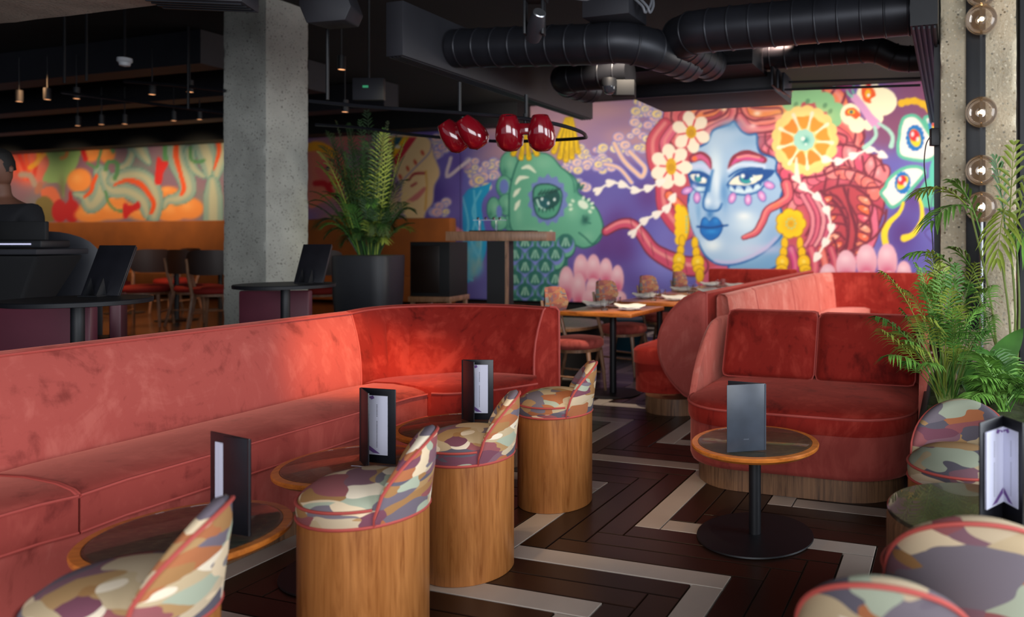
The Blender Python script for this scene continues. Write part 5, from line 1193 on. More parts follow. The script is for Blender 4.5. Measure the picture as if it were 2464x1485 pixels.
# ------------------------------------------------------------------ tall black planter with palm
pq = Q(888, 610, 7.6)
pl = thing('planter', 'tall black planter standing right of the grey column', 'planter', (pq[0], 7.6, 0))
rs = []
for z, h_ in ((.002, .20), (.35, .25), (.8, .285), (1.18, .295), (1.205, .29)):
    rs.append([(h_ * math.copysign(abs(math.cos(2 * math.pi * k / 32)) ** .45, math.cos(2 * math.pi * k / 32)), h_ * math.copysign(abs(math.sin(2 * math.pi * k / 32)) ** .45, math.sin(2 * math.pi * k / 32)), z) for k in range(32)])
MB().rings(rs).build('pot', plain('anthracite_pot', '#1c1e25', .5, var=.1), pl, ang=60)
MB().lathe([(.26, 1.206), (0, 1.215)], n=20, caps=False).build('soil', M['moss'], pl)
def frond(root, tip, sag, nl, ll, lw, mat, parent, world=True, rach=.004, name='frond', droop=.35, start=.25, spread=62, rnd=None, label=None):
    """feather leaf: curved midrib with two rows of bent leaflets"""
    rr = rnd or random; a = Vector(root); b_ = Vector(tip); mid = (a + b_) / 2 + Vector((0, 0, sag)); pts = []
    for i in range(13): u = i / 12; pts.append(a * (1 - u) ** 2 + mid * 2 * u * (1 - u) + b_ * u * u)
    mb = MB().tube(pts, [rach * (1 - .75 * i / 12) for i in range(13)], 5)
    for k in range(nl):
        u = start + (1 - start) * k / (nl - 1); p = a * (1 - u) ** 2 + mid * 2 * u * (1 - u) + b_ * u * u
        d = ((mid - a) * (1 - u) + (b_ - mid) * u).normalized(); side = d.cross(Vector((0, 0, 1)));
        if side.length < .1: side = Vector((1, 0, 0))
        side.normalize(); upv = side.cross(d).normalized(); L_ = ll * (math.sin(math.pi * (.18 + .74 * (u - start) / (1 - start))) ** .7) * rr.uniform(.85, 1.12)
        for sgn in (-1, 1):
            an = R(spread * (1 - .45 * u) + rr.uniform(-6, 6)); dr = (d * math.cos(an) + side * sgn * math.sin(an) + upv * .12).normalized()
            w1 = dr.cross(upv).normalized() * lw * .5
            q0 = p; q1 = p + dr * L_ * .3 + Vector((0, 0, -droop * L_ * .05)); q2 = p + dr * L_ * .65 + Vector((0, 0, -droop * L_ * .25)); q3 = p + dr * L_ * .97 + Vector((0, 0, -droop * L_ * .65))
            cr = upv * lw * .12
            mb.add([q0, q1 - w1 + cr, q1 + w1 + cr, q2 - w1 * .85 + cr, q2 + w1 * .85 + cr, q3, q1 - cr, q2 - cr], [(0, 1, 6), (0, 6, 2), (1, 3, 7, 6), (6, 7, 4, 2), (3, 5, 7), (7, 5, 4)])
    return mb.build(name, mat, parent, world, recalc=False, ang=60, label=label)
def palm(label, base, specs, parent_loc=None, group=None, name='palm'):
    g = thing(name, label, 'plant', base, group=group)
    for sp in specs: frond(*sp[:7], g, **(sp[7] if len(sp) > 7 else {}))
    return g
rp = random.Random(3)
base = (pq[0], 7.6, 1.21); sp = []
for k in range(110):
    a = rp.uniform(0, 2 * math.pi); r = rp.uniform(.08, .50); h = rp.uniform(.12, 1.38) * (1.2 - r * .7)
    root = (base[0] + .10 * math.cos(a), base[1] + .10 * math.sin(a), 1.21); tip = (base[0] - .06 + r * math.cos(a), base[1] + r * math.sin(a), 1.21 + h)
    sp.append((root, tip, rp.uniform(.15, .4), 18, rp.uniform(.10, .19), .011, M[rp.choice(['leaf4', 'leaf4', 'leaf4', 'leaf2', 'leaf3', 'leaf4'])], dict(rach=.006, start=.3, droop=.5, rnd=rp)))
palm('dense feathery palm growing out of the tall black planter', base, sp)

# ------------------------------------------------------------------ speaker cabinet on a wooden stand, tall host table
q0 = Q(1000, 712, 8.6); q1 = Q(1100, 712, 8.6)
w_ = q1[0] - q0[0]; cx_ = (q0[0] + q1[0]) / 2; zb = q0[2]
g = thing('cabinet', 'dark wooden speaker cabinet on a pale stand beside the blue flames of the mural', 'cabinet', (cx_, 8.7, 0), R(-8))
zt_ = 1.35 - 2 * 8.6 / F
MB().box((0, 0, (zb + zt_) / 2), (w_, .45, zt_ - zb)).build('body', M['black_matt'], g, bevel=.006)
MB().box((-.05, -.228, (zb + zt_) / 2), (w_ * .7, .012, (zt_ - zb) * .86)).build('front_panel', plain('dark_stained_door', '#1b0f0a', .4), g, bevel=.004)
MB().box((0, 0, zb - .03), (w_ * 1.05, .5, .06)).build('shelf', M['wood_chair'], g, bevel=.004)
for sx in (-1, 1):
    for sy in (-1, 1): MB().box((sx * w_ * .46, sy * .2, (zb - .06) / 2), (.04, .04, zb - .06)).build('leg', M['wood_chair'], g, bevel=.003)
Yh = 7.6; h0 = Q(1072, 557, Yh); h1 = Q(1316, 580, Yh); wh = h1[0] - h0[0]; cxh = (h0[0] + h1[0]) / 2
g = thing('host_stand', 'tall wooden topped host table with black slab leg before the green camel', 'table', (cxh, Yh + .22, 0))
MB().box((0, 0, (h0[2] + h1[2]) / 2), (wh, .44, h0[2] - h1[2])).build('table_top', M['wood_chair'], g, bevel=.004)
MB().box((0.02, 0, h0[2] + .006), (wh * .62, .3, .012)).build('mat', M['black_matt'], g, smooth=False)
l0 = Q(1168, 650, Yh); l1 = Q(1212, 650, Yh); l2 = Q(1220, 650, Yh)
MB().box(((l0[0] + l1[0]) / 2 - cxh, 0, h1[2] / 2), (l1[0] - l0[0], .34, h1[2] - .002)).build('slab_leg', M['black_matt'], g, smooth=False)
MB().box(((l1[0] + l2[0]) / 2 - cxh, -.16, h1[2] / 2), (l2[0] - l1[0], .02, h1[2] - .002)).build('edge_strip', M['wood_chair'], g, smooth=False)
g2 = thing('bottle_rack', 'small clear acrylic rack on the tall host table', 'rack', (cxh - .08, Yh + .05, h0[2] + .001))
MB().box((0, 0, .115), (.34, .02, .006)).build('rail', M['chrome'], g2, smooth=False)
for x in (-.1, .07): MB().box((x, 0, .057), (.014, .02, .114)).build('upright', M['glass'], g2, smooth=False)
for x in (-.12, -.04, .04, .10): MB().lathe([(0, 0), (.012, .004), (.014, .02), (0, .03)], (x, 0, .118), 10, False).build('knob', M['chrome'], g2)
# low curved wooden bench behind the dining chairs
q = Q(1372, 790, 7.55); g = thing('low_stage', 'low round wooden stage end behind the nearest patterned dining chair', 'stage', (q[0] - .35, 8.0, 0))
MB().lathe([(.62, .44), (.62, .47), (0, .47)], n=48, caps=False).build('top', M['wood_chair'], g, ang=40); MB().lathe([(.60, .001), (.60, .438)], n=48).build('side', M['black_matt'], g)
q = Q(1515, 775, 9.2); g = MB().box((0, 0, .2), (.4, .4, .398)).build('pouf', M['teal'], None, bevel=.02); g.location = (q[0], 9.2, .001); tag(g, 'teal cube pouf far back under the dining tables', 'pouf')

# ------------------------------------------------------------------ dining banquette, oval end
S_E = 5.42
db = thing('banquette', 'dining banquette with a bulging oval end panel beside the laid tables', 'banquette', W(7.5, -2.0))
# back: lens shaped section extruded along A
def lens(s, zc0=.11, zc1=.965, tl=-2.19, tr=-1.79):
    ring = []
    for k in range(17):
        u = k / 16; z = zc0 + (zc1 - zc0) * u; b_ = math.sin(math.pi * u) ** .62
        ring.append(W(s, tr - .06 - (tr - .06 - tl) * b_ * (1 if u < .5 else (.95 + .05 * b_)), z))
    ring += [W(s, tr, zc1 - .01), W(s, tr, .5), W(s, tr, zc0 + .01)]
    return ring
def shrink(ring, k):
    c = Vector(np.mean(np.array(ring), axis=0)); return [tuple(c + (Vector(p) - c) * k) for p in ring]
r0 = lens(S_E)
MB().rings([shrink([tuple(Vector(p) - Vector((SN, CS, 0)) * .03) for p in r0], .86), shrink([tuple(Vector(p) - Vector((SN, CS, 0)) * .022) for p in r0], .96), r0]).build('end_panel', M['velvet'], db, True, ang=70)
MB().tube([Vector(p) - Vector((SN, CS, 0)) * .002 for p in r0 + r0[:1]], .008, 6).build('piping', M['piping'], db, True)
def narrow(s): 
    r = lens(s, .11, .955, -2.12, -1.79); return r
MB().rings([narrow(S_E + .001), narrow(8.0), narrow(10.0)]).build('backrest', M['velvet_deep'], db, True, ang=50)
seat_d = rrect(S_E + .12, 9.95, -2.52, -2.0, .2, .02, 6)
slab([(wxy(seat_d), .36), (wxy(seat_d), .46), (wxy(ins(seat_d, .02)), .48), (wxy(ins(seat_d, .1)), .495)], M['velvet_deep'], 'seat_cushion', db, ang=50)
slab([(wxy(ins(seat_d, .015)), .13), (wxy(ins(seat_d, .01)), .358)], M['velvet_deep'], 'seat_base', db, ang=50)
pl_ = rrect(S_E - .04, 9.9, -2.36, -1.86, .24, .02, 8); slab([(wxy(pl_), .001), (wxy(pl_), .128)], M['wood_dark'], 'plinth', db, ang=50)
# end section against the mural, red, running along B
db2 = thing('banquette', 'red banquette back running along the mural behind the last dining tables', 'banquette', W(10.3, -2.6))
MB().box(W(10.42, -2.75, .68), (1.3, .14, .54), ROT).build('backrest', M['velvet_deep'], db2, True, bevel=.03); MB().box(W(10.2, -2.75, .24), (1.5, .4, .46), ROT).build('seat', M['velvet_deep'], db2, True, bevel=.03)
# booth behind the two seat sofa, lit rose tone put into its colour
bo = thing('booth', 'velvet booth coloured as if lit rose pink, behind the two seat sofa, curving along the mural', 'booth', W(8.2, -.9))
path_i = [(5.55, -1.66), (5.62, -1.60), (6.2, -1.60), (7.2, -1.60), (8.2, -1.60), (9.2, -1.60), (9.75, -1.55), (10.0, -1.36), (10.1, -1.05), (10.12, -.5), (10.12, .2), (10.10, .75), (9.98, .95)]
pc = [(p.x, p.y) for p in cat([(a, b_, 0) for a, b_ in path_i], 4)]
rs = []
for i, (s_, t_) in enumerate(pc):
    a = Vector(pc[max(i - 1, 0)]); b_ = Vector(pc[min(i + 1, len(pc) - 1)]); d = (b_ - a).normalized(); n = Vector((d.y, -d.x))   # outward (to -t / +s side)
    # path goes +s then +t: outward is left hand side
    n = Vector((d.y, -d.x)); 
    def pt(o, z): q = Vector((s_, t_)) + n * o; return W(q.x, q.y, z)
    hgt = .93 * min(1, .8 + i * .12)
    rs.append([pt(.0, .30), pt(.0, .46), pt(.03, .7), pt(.07, hgt - .02), pt(.10, hgt), pt(.16, hgt), pt(.18, hgt - .03), pt(.18, .08)])
b0 = MB().rings(rs[:27]).build('backrest', M['velvet_lit'], bo, True, ang=60, label='rose lit left side of the booth back')
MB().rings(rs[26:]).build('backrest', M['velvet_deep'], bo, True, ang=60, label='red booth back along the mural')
for i in (9, 15, 21): MB().tube([Vector(p) for p in rs[i][1:5]], .006, 5).build('piping', M['piping'], b0, True)
bs = rrect(5.75, 10.1, -1.60, -1.05, .15, .05, 4); slab([(wxy(bs), .1), (wxy(bs), .45), (wxy(ins(bs, .05)), .47)], M['velvet_lit'], 'seat', bo, True and None if False else 'seat', bo) if False else slab([(wxy(bs), .1), (wxy(bs), .45), (wxy(ins(bs, .05)), .47)], M['velvet_lit'], 'seat', bo, ang=50)

# ------------------------------------------------------------------ laid dining tables and patterned chairs
dts = []
labs = ['nearest laid wooden dining table with two place settings', 'second laid wooden dining table from the camera', 'third laid wooden dining table from the camera', 'farthest laid wooden dining table, close to the mural']
SD = (6.02, 7.12, 8.22, 9.32); TD = -2.86
for k, s_ in enumerate(SD): dts.append(laid_table(labs[k], s_, TD - (0 if k < 3 else 0)))
order = ['nearest', 'second', 'third', 'farthest']
nap_shape = lambda: MB().rings([[(x * w2, y, z + .004 * math.sin(x * 40)) for x in np.linspace(-.11, .11, 9)] + [(x * w2, y * .98, z - .002) for x in np.linspace(.11, -.11, 9)] for y, z, w2 in ((-.04, .004, .6), (-.02, .018, 1), (.015, .022, 1), (.04, .006, .7))])
proto_p = MB().lathe([(0, .0), (.045, .0), (.055, .008), (.105, .018), (.103, .021), (.05, .012), (0, .011)], n=32, caps=False).build('plate', M['ceramic'], None); proto_n = nap_shape().build('napkin', M['white_cloth'], None, ang=70)
used_p = False
for k, s_ in enumerate(SD):
    z = .7505
    for side, (ds, dt) in (('window side', (-.08, .20)), ('chair side', (.10, -.20))):
        X, Y, _ = W(s_ + ds, TD + dt)
        p_ = proto_p if not used_p else proto_p.copy(); n_ = proto_n if not used_p else proto_n.copy()
        if used_p: COL.objects.link(p_); COL.objects.link(n_)
        used_p = True
        p_.location = (X, Y, z); tag(p_, 'white plate under a napkin, %s of the %s dining table' % ('banquette side' if side[0] == 'w' else 'chair side', order[k]), 'plate', 'plates on the dining tables')
        n_.location = (X, Y, z + .0215); n_.rotation_euler = (0, 0, ROT + R(12)); n_.scale = (1.25, 1.25, 1.5); tag(n_, 'white folded napkin, %s of the %s dining table' % ('banquette side' if side[0] == 'w' else 'chair side', order[k]), 'napkin', 'napkins on the dining tables')
        X, Y, _ = W(s_ + ds + (-.09 if dt > 0 else .0), TD + dt + (-.20 if dt > 0 else .19)); glass_tumbler((X, Y, z), 'water tumbler, %s of the %s dining table' % ('banquette side' if side[0] == 'w' else 'chair side', order[k]), 1.15)
    X, Y, _ = W(s_ + .22, TD - .02)
    mt_ = MB().box((0, 0, .004), (.30, .22, .007), ROT).build('placemat', M['wood_top'], None, bevel=.002); mt_.location = (X, Y, z); tag(mt_, 'orange leather mat on the %s dining table' % order[k], 'mat', 'orange mats on the dining tables')
pc_ = dining_chair('dining_chair', '', camo('faded_pattern_fabric', 4.4, .85, 1.3, ['#a8645a', '#c07a5c', '#8f7076', '#b8705c', '#8a8a86', '#c89a72', '#9a5c5a', '#b8845e']), M['velvet'], 'patterned dining chairs')
for k, (s_, t_, rz, lab) in enumerate(((5.86, -3.13, -82, 'nearest dining chair with a patterned back and red seat'), (6.95, -3.18, -90, 'second patterned back dining chair beside the laid tables'), (8.10, -3.2, -92, 'third patterned back dining chair, nearest the pink petals'), (9.3, -3.25, -90, 'farthest patterned back dining chair, half hidden by the laid tables'))):
    c = pc_ if k == 0 else dup(pc_); X, Y, _ = W(s_, t_, .0005); c.location = (X, Y, .0005); c.rotation_euler = (0, 0, ROT + R(rz)); c['label'] = lab; c.scale = (1.05, 1.05, 1.05)

# ------------------------------------------------------------------ column light on the right
def at_t(px, s_): k = (px - CX) / F; return s_ * (CS * k - SN) / (CS + SN * k)
sc = st(C2)[0] - .02
tc = at_t(2348, sc); lamp = thing('wall_light', 'vertical row of clear globe bulbs on a black channel fixed to the rough column', 'light', W(sc, tc))
w1 = at_t(2372, sc) - at_t(2325, sc)
MB().box(W(sc + .005, tc, 2.20), (w1, .03, 2.8), ROT).build('channel', M['black'], lamp, True, bevel=.003)
sb = sc - .10; tb = at_t(2361, sb); X, Y, _ = W(sb, tb)
MB().box((X, Y, 2.9 - .44), (.014, .014, 2.1), ROT).build('rail', M['black'], lamp, True, smooth=False)
MB().tube([(X, Y, 1.49), (X, Y, 1.2)], .012, 10).build('conduit', M['steel'], lamp, True); MB().tube([(X, Y, 1.2), (X, Y, .6)], .012, 10).build('conduit', M['steel'], lamp, True)
for py in (-20, 47, 270, 410, 498):
    z = H - (py - YH) * Y / F; rb = 37 * Y / F
    gl = MB().lathe([(rb * math.sin(R(a)), -rb * math.cos(R(a))) for a in range(0, 181, 10)], (X, Y, z), 32, False).build('globe', M['globe'], lamp, True, ang=80)
    MB().lathe([(0, -.012), (.010, -.008), (.014, 0), (.010, .009), (0, .013)], (X, Y - .01, z), 14, False).build('bulb', M['lamp'], gl, True)
    MB().lathe([(.030, -.004), (.030, .004), (.012, .005)], (X, Y + .012, z), 20, True, Matrix.Rotation(R(90), 3, 'X')).build('socket', M['chrome'], gl, True)
# black trim left of the column, cable and small box on it; window frame right
xl = at_t(2256, sc + .1); struct(MB().box(W(sc + .12, at_t(2256.5, sc + .12), 1.81), (.045, .06, 3.6), ROT).build('trim_2', M['black'], None, smooth=False))
struct(MB().box(W(sc + .2, at_t(2462, sc + .2) + .03, 1.81), (.12, .3, 3.6), ROT).build('window_1', M['black'], None, smooth=False))
pts = [Q(2238, 330, 4.6), Q(2228, 350, 4.6), Q(2224, 400, 4.6), Q(2232, 470, 4.6), Q(2243, 560, 4.6), Q(2248, 700, 4.6), Q(2246, 800, 4.6)]
o = MB().tube([p - Vector(pts[0]) for p in cat(pts, 5)], .004, 6).build('cable', M['black'], None); o.location = pts[0]; tag(o, 'thin black cable hanging from a small box beside the rough column', 'cable')
q = Q(2248, 330, 4.75); o = MB().box((0, 0, 0), (.05, .05, .11)).build('junction_box', M['black'], None, bevel=.004); o.location = q; tag(o, 'small black box on the dark trim beside the rough column', 'box')

# ------------------------------------------------------------------ planter box and plants on the right
pb = thing('planter_box', 'low black planter box filled with moss beside the two seat sofa', 'planter', W(4.1, .25))
t0p, t1p, s0p, s1p = -.155, .75, 3.55, 4.66
def bx(s0_, s1_, t0_, t1_, z0, z1, name, mat): return MB().box(W((s0_ + s1_) / 2, (t0_ + t1_) / 2, (z0 + z1) / 2), (t1_ - t0_, s1_ - s0_, z1 - z0), ROT).build(name, mat, pb, True, bevel=.004)
bx(s0p, s1p, t0p, t0p + .03, .001, .53, 'side_panel', M['black']); bx(s0p, s1p, t1p - .03, t1p, .001, .53, 'side_panel', M['black']); bx(s0p, s0p + .03, t0p + .03, t1p - .03, .001, .53, 'side_panel', M['black']); bx(s1p - .03, s1p, t0p + .03, t1p - .03, .001, .53, 'side_panel', M['black'])
mb = MB(); rr = []
for i in range(21):
    for j in range(25):
        s_ = s0p + .03 + (s1p - s0p - .06) * j / 24; t_ = t0p + .03 + (t1p - t0p - .06) * i / 20
        mb.v.append(W(s_, t_, .50 + .035 * mnoise.noise(Vector((s_ * 7, t_ * 7, 0))) + .02 * mnoise.noise(Vector((s_ * 22, t_ * 22, 3)))))
for i in range(20):
    for j in range(24): a = i * 25 + j; mb.f.append((a, a + 1, a + 26, a + 25))
mb.build('moss', M['moss'], pb, True, recalc=False, kind='stuff')
def fr(root_px, tip_px, Y0, Y1, sag, nl=15, ll=.16, lw=.012, mat='leaf', **k):
    a = Q(root_px[0], root_px[1], Y0); b_ = Q(tip_px[0], tip_px[1], Y1); return (a, b_, sag, nl, ll, lw, M[mat], dict(k, rnd=rq))
rq = random.Random(21)
# nearest parlour palm: stems rise from the moss and arch over
base = Q(2278, 968, 3.75)
specs = []
tips = [((2112, 762), 3.6, .18), ((2125, 655), 3.7, .22), ((2142, 855), 3.5, .14), ((2180, 700), 3.9, .2), ((2205, 640), 3.8, .2), ((2240, 610), 3.7, .2), ((2262, 640), 3.9, .2), ((2300, 640), 3.6, .15), ((2330, 690), 3.8, .18), ((2360, 740), 3.6, .2),
        ((2215, 760), 3.4, .16), ((2160, 800), 3.9, .2), ((2330, 800), 3.5, .2), ((2385, 690), 3.9, .2), ((2228, 690), 4.0, .15), ((2286, 700), 3.4, .1), ((2345, 640), 4.0, .1), ((2190, 830), 3.4, .1), ((2250, 760), 3.5, .1), ((2310, 740), 3.5, .1),
        ((2270, 660), 3.65, .12), ((2220, 650), 3.9, .16), ((2300, 720), 3.8, .1), ((2370, 800), 3.7, .12)]
for (tx_, ty_), Y1, sg in tips: specs.append(fr((2278 + rq.uniform(-14, 14), 975), (tx_, ty_), 3.75, Y1, sg, 13, rq.uniform(.12, .17), .011, rq.choice(['leaf', 'leaf', 'leaf2', 'leaf3']), rach=.004, start=.55, droop=.95))
for k in range(20):
    an = R(rq.uniform(25, 150)); rr_ = rq.uniform(120, 330)
    specs.append(fr((2278 + rq.uniform(-22, 22), 975), (2278 + rr_ * math.cos(an) * .62, 975 - rr_ * math.sin(an)), 3.75, 3.75 + rq.uniform(-.35, .3), rq.uniform(.04, .16), 11, rq.uniform(.10, .15), .010, rq.choice(['leaf', 'leaf', 'leaf2', 'leaf3']), rach=.0035, start=.6, droop=.95))
gp = palm('feathery parlour palm nearest the two seat sofa, rising from the planter box', base, specs, group='palms in the planter box')
# slender stems of the palm
for k in range(24):
    x0 = 2278 + rq.uniform(-20, 20); an = R(rq.uniform(50, 130)); rr_ = rq.uniform(120, 230); a_, b_ = Vector(Q(x0, 975, 3.73)), Vector(Q(x0 + rr_ * math.cos(an) * .6, 975 - rr_ * math.sin(an), 3.7))
    MB().tube(cat([a_, (a_ + b_) / 2 + Vector((rq.uniform(-.02, .02), 0, .02)), b_], 4), .0045, 5).build('stem', M['stem'], gp, True)
# taller palm behind, crown of long strap leaflets
base = Q(2432, 960, 4.15); specs = []
for (tx_, ty_), Y1, sg, r0_ in (((2215, 462), 4.0, .12, (2330, 500)), ((2245, 530), 3.9, .1, (2340, 505)), ((2300, 440), 4.1, .1, (2360, 560)), ((2395, 385), 4.2, .08, (2420, 560)), ((2440, 350), 4.0, .05, (2428, 560)), ((2500, 420), 4.0, .1, (2440, 560)), ((2480, 600), 3.9, .1, (2430, 560)), ((2400, 620), 3.8, .1, (2420, 500)),
                                ((2200, 610), 3.9, .14, (2330, 690)), ((2260, 690), 3.8, .1, (2350, 700)), ((2300, 600), 4.1, .1, (2380, 740))):
    specs.append(fr(r0_, (tx_, ty_), 4.15, Y1, sg, 9, .20, .020, rq.choice(['leaf', 'leaf3', 'leaf2']), rach=.005, start=.15, droop=.7, spread=42))
g = palm('taller palm with long strappy fronds behind the globe bulbs', base, specs, group='palms in the planter box')
for (a, b_) in (((2432, 960), (2428, 560)), ((2424, 960), (2412, 640)), ((2440, 965), (2440, 520)), ((2415, 960), (2350, 700)), ((2410, 960), (2335, 505))):
    p0, p1_ = Vector(Q(a[0], a[1], 4.15)), Vector(Q(b_[0], b_[1], 4.15)); m_ = (p0 + p1_) / 2 + Vector((.03, 0, 0))
    MB().tube(cat([p0, m_, p1_], 5), [.007] * 5 + [.006] * 6, 6).build('stem', M['stem'], g, True)
# bushy palm lower right
base = Q(2420, 985, 3.45); specs = []
for k in range(26):
    a = R(rq.uniform(10, 175)); r = rq.uniform(60, 150); tx_ = 2415 + r * math.cos(a) * .75; ty_ = 975 - r * math.sin(a) * 1.0
    specs.append(fr((2415 + rq.uniform(-16, 16), 990), (tx_, ty_), 3.45, 3.45 + rq.uniform(-.3, .25), .10, 15, rq.uniform(.12, .17), .012, rq.choice(['leaf', 'leaf', 'leaf2']), rach=.004, start=.3, droop=.6))
palm('bushy low palm at the right edge, behind the V shaped menu', base, specs, group='palms in the planter box')
def broad(label, base, leaves, group=None):
    g = thing('broadleaf_plant', label, 'plant', base, group=group)
    for root, tip, w_, sag in leaves:
        a, b_ = Vector(root), Vector(tip); mid = (a + b_) / 2 + Vector((0, 0, sag)); side = (b_ - a).cross(Vector((0, -1, 0))).normalized(); rs = []
        for i in range(11):
            u = i / 10; p = a * (1 - u) ** 2 + mid * 2 * u * (1 - u) + b_ * u * u; ww = w_ * math.sin(math.pi * min(1, u * .97 + .03)) ** .8 + .002
            rs.append([p - side * ww, p + Vector((0, .012, -.004)), p + side * ww, p + Vector((0, .006, .004))])
        MB().rings(rs).build('leaf', M['leaf2'], g, True, ang=70)
    return g
broad('broad dark leaves standing among the palms in front of the rough column', Q(2350, 960, 4.0), [(Q(2350, 965, 4.0), Q(2462, 790, 3.9), .07, .05), (Q(2345, 965, 4.0), Q(2300, 830, 4.1), .05, .04), (Q(2350, 965, 4.0), Q(2500, 900, 3.8), .06, .08), (Q(2345, 965, 4.0), Q(2395, 850, 4.2), .045, .03), (Q(2340, 965, 3.9), Q(2330, 870, 3.8), .035, .02)])

# ------------------------------------------------------------------ ceiling services
# long box beam with slotted underside
bm_ = thing('ceiling_beam', 'long charcoal box beam with slotted underside running away from the camera', 'beam', W(5.5, -3.6, 2.6))
bx0 = st(Q(926, 135, 5.06))
s0b, s1b, tb1 = 4.15, 6.95, -3.53; tb0 = tb1 - .14
MB().box(W((s0b + s1b) / 2, (tb0 + tb1) / 2, 2.79), (tb1 - tb0, s1b - s0b, .37), ROT).build('casing', M['box_duct'], bm_, True, bevel=.004)
for k in range(4):
    MB().box(W((s0b + s1b) / 2, tb0 + .025 + k * .03, 2.602), (.010, s1b - s0b - .02, .012), ROT).build('slot_strip', M['duct'], bm_, True, smooth=False)
def duct(label, path, r, gore=(), rib=.17, mat='duct', straight=True):
    g = thing('air_duct', label, 'duct', path[0], group='round spiral ducts')
    pts = cat(path, 8); mb = MB().tube(pts, r, 28, True); mb.build('pipe', M[mat], g, True, ang=50)
    # raised seam rings
    L_ = 0; nxt = rib * .5; k = 0
    for i in range(len(pts) - 1):
        seg = (pts[i + 1] - pts[i]).length
        while L_ + seg >= nxt:
            u = (nxt - L_) / seg; p = pts[i] + (pts[i + 1] - pts[i]) * u; d = (pts[i + 1] - pts[i]).normalized()
            q = d.to_track_quat('Z', 'Y').to_matrix() @ Matrix.Rotation(R(0), 3, 'X')
            MB().lathe([(r, -.008), (r + .006, -.003), (r + .006, .003), (r, .008)], p, 28, False, q).build('seam_ring', M['duct'], g, True, ang=80)
            nxt += rib
        L_ += seg
    return g
Ab, Bb = Vector((SN, CS, 0)), Vector((CS, -SN, 0))
D1a = Vector(Q(1085, 118, 5.56)) + Vector((.04, -.01, 0)); D1b = D1a + Bb * 1.10 + Vector((0, 0, -.06)); e1 = D1b + Bb * .25 + Ab * .04; e2 = D1b + Bb * .42 + Ab * .26 + Vector((0, 0, -.02)); e3 = D1b + Bb * .46 + Ab * .75
duct('round charcoal spiral duct bending away at its right end, beside the box beam', [D1a, (D1a * 2 + D1b) / 3, (D1a + D1b * 2) / 3, D1b, e1, e2, e3], .14, rib=.15)
D3a = Vector(Q(1720, 72, 5.1)); D3b = D3a + Bb * 1.36 + Vector((0, 0, .0)); f1 = D3a - Bb * .2 + Ab * .05; f2 = D3a - Bb * .33 + Ab * .25; f3 = D3a - Bb * .33 + Ab * .9
duct('large round charcoal duct at the top right crossing to the window side', [f3, f2, f1, D3a, (D3a + D3b) / 2, D3b], .145, rib=.145)
D4a = Vector(Q(1700, 150, 6.6)); D4b = D4a + Bb * 1.25; g1 = D4b + Bb * .22 + Ab * -.04 + Vector((0, 0, -.02)); g2 = D4b + Bb * .42 + Ab * -.25 + Vector((0, 0, -.07)); 
duct('thinner round duct behind the large one, ending in an elbow', [D4a, D4a + Bb * .6, D4b, g1, D4b + Bb * .45 + Vector((0, 0, -.10)), D4b + Bb * .95 + Vector((0, 0, -.10))], .105, rib=.13)
D2a = Vector(Q(1330, 190, 6.2)); duct('short round duct elbow tucked behind the bent duct', [D2a + Ab * .5 + Bb * .1, D2a + Ab * .15 + Bb * .05, D2a + Bb * .2, D2a + Bb * .7], .12, rib=.13)
def bbox_(label, p_left, L_, d, h, name='box_duct', mat='box_duct', bracket=False):
    p = Vector(p_left); g = thing(name, label, 'duct', p)
    c = p + Bb * L_ / 2 + Ab * d / 2 + Vector((0, 0, h / 2)); MB().box(c, (L_, d, h), ROT).build('casing', M[mat], g, True, bevel=.004)
    MB().box(p + Bb * L_ / 2 + Vector((0, 0, .012)) - Ab * .004, (L_, .014, .024), ROT).build('flange', M['duct'], g, True, smooth=False)
    return g
bbox_('flat charcoal box duct below the round ducts', Q(1395, 185, 6.5), 1.55, .5, .28)
bbox_('lower flat charcoal box duct whose brown underside edges the mural', Q(1525, 238, 6.9) , 1.32, .75, .16)
g = thing('truss_bracket', 'small perforated black bracket at the right end of the lower box duct', 'bracket', Q(1868, 200, 6.4))
q = Vector(Q(1858, 205, 6.4)); 
for k in range(3): MB().box(q + Bb * (.03 + .05 * k) + Vector((0, 0, .05 - .03 * k)), (.02, .3, .16), ROT).build('plate', M['duct'], g, True, bevel=.003)
for y0, y1, Yd, lab in ((198, 188, 6.4, 'upper thin black rod under the right ducts'), (216, 205, 6.2, 'lower thin black rod under the right ducts')):
    a, b_ = Vector(Q(1888, y0, Yd)), Vector(Q(2215, y1, Yd - .35)); o = MB().tube([a - a, b_ - a], .010, 8).build('rod', M['black'], None); o.location = a; tag(o, lab, 'rod', 'thin rods under the ceiling')
# moving head light, junction box with grey conduits, dome cameras
p = Vector(Q(1290, 30, 4.6)); g = thing('stage_light', 'black moving head stage light hanging in front of the bent duct', 'light', p)
for sx in (-1, 1): MB().box(p + Vector((sx * .055 - .01, 0, -.03)), (.018, .07, .22)).build('yoke_arm', M['black'], g, True, bevel=.006)
MB().box(p + Vector((-.01, 0, .10)), (.15, .12, .07)).build('base', M['black'], g, True, bevel=.012)
mt = Matrix.Rotation(R(55), 3, 'X') @ Matrix.Rotation(R(22), 3, 'Y')
MB().lathe([(.0, -.10), (.045, -.10), (.052, -.06), (.050, .03), (.040, .09), (.034, .105), (.026, .10), (0, .095)], p + Vector((.0, -.01, -.09)), 28, False, mt).build('lamp_head', M['box_duct'], g, True, ang=40)
MB().lathe([(.036, .10), (.040, .112), (.034, .118)], p + Vector((.0, -.01, -.09)), 28, True, mt).build('lens_ring', M['steel'], g, True)
p = Vector(Q(1475, 20, 5.0)); g = thing('junction_tray', 'grey metal tray with looped grey cables at the top centre', 'box', p)
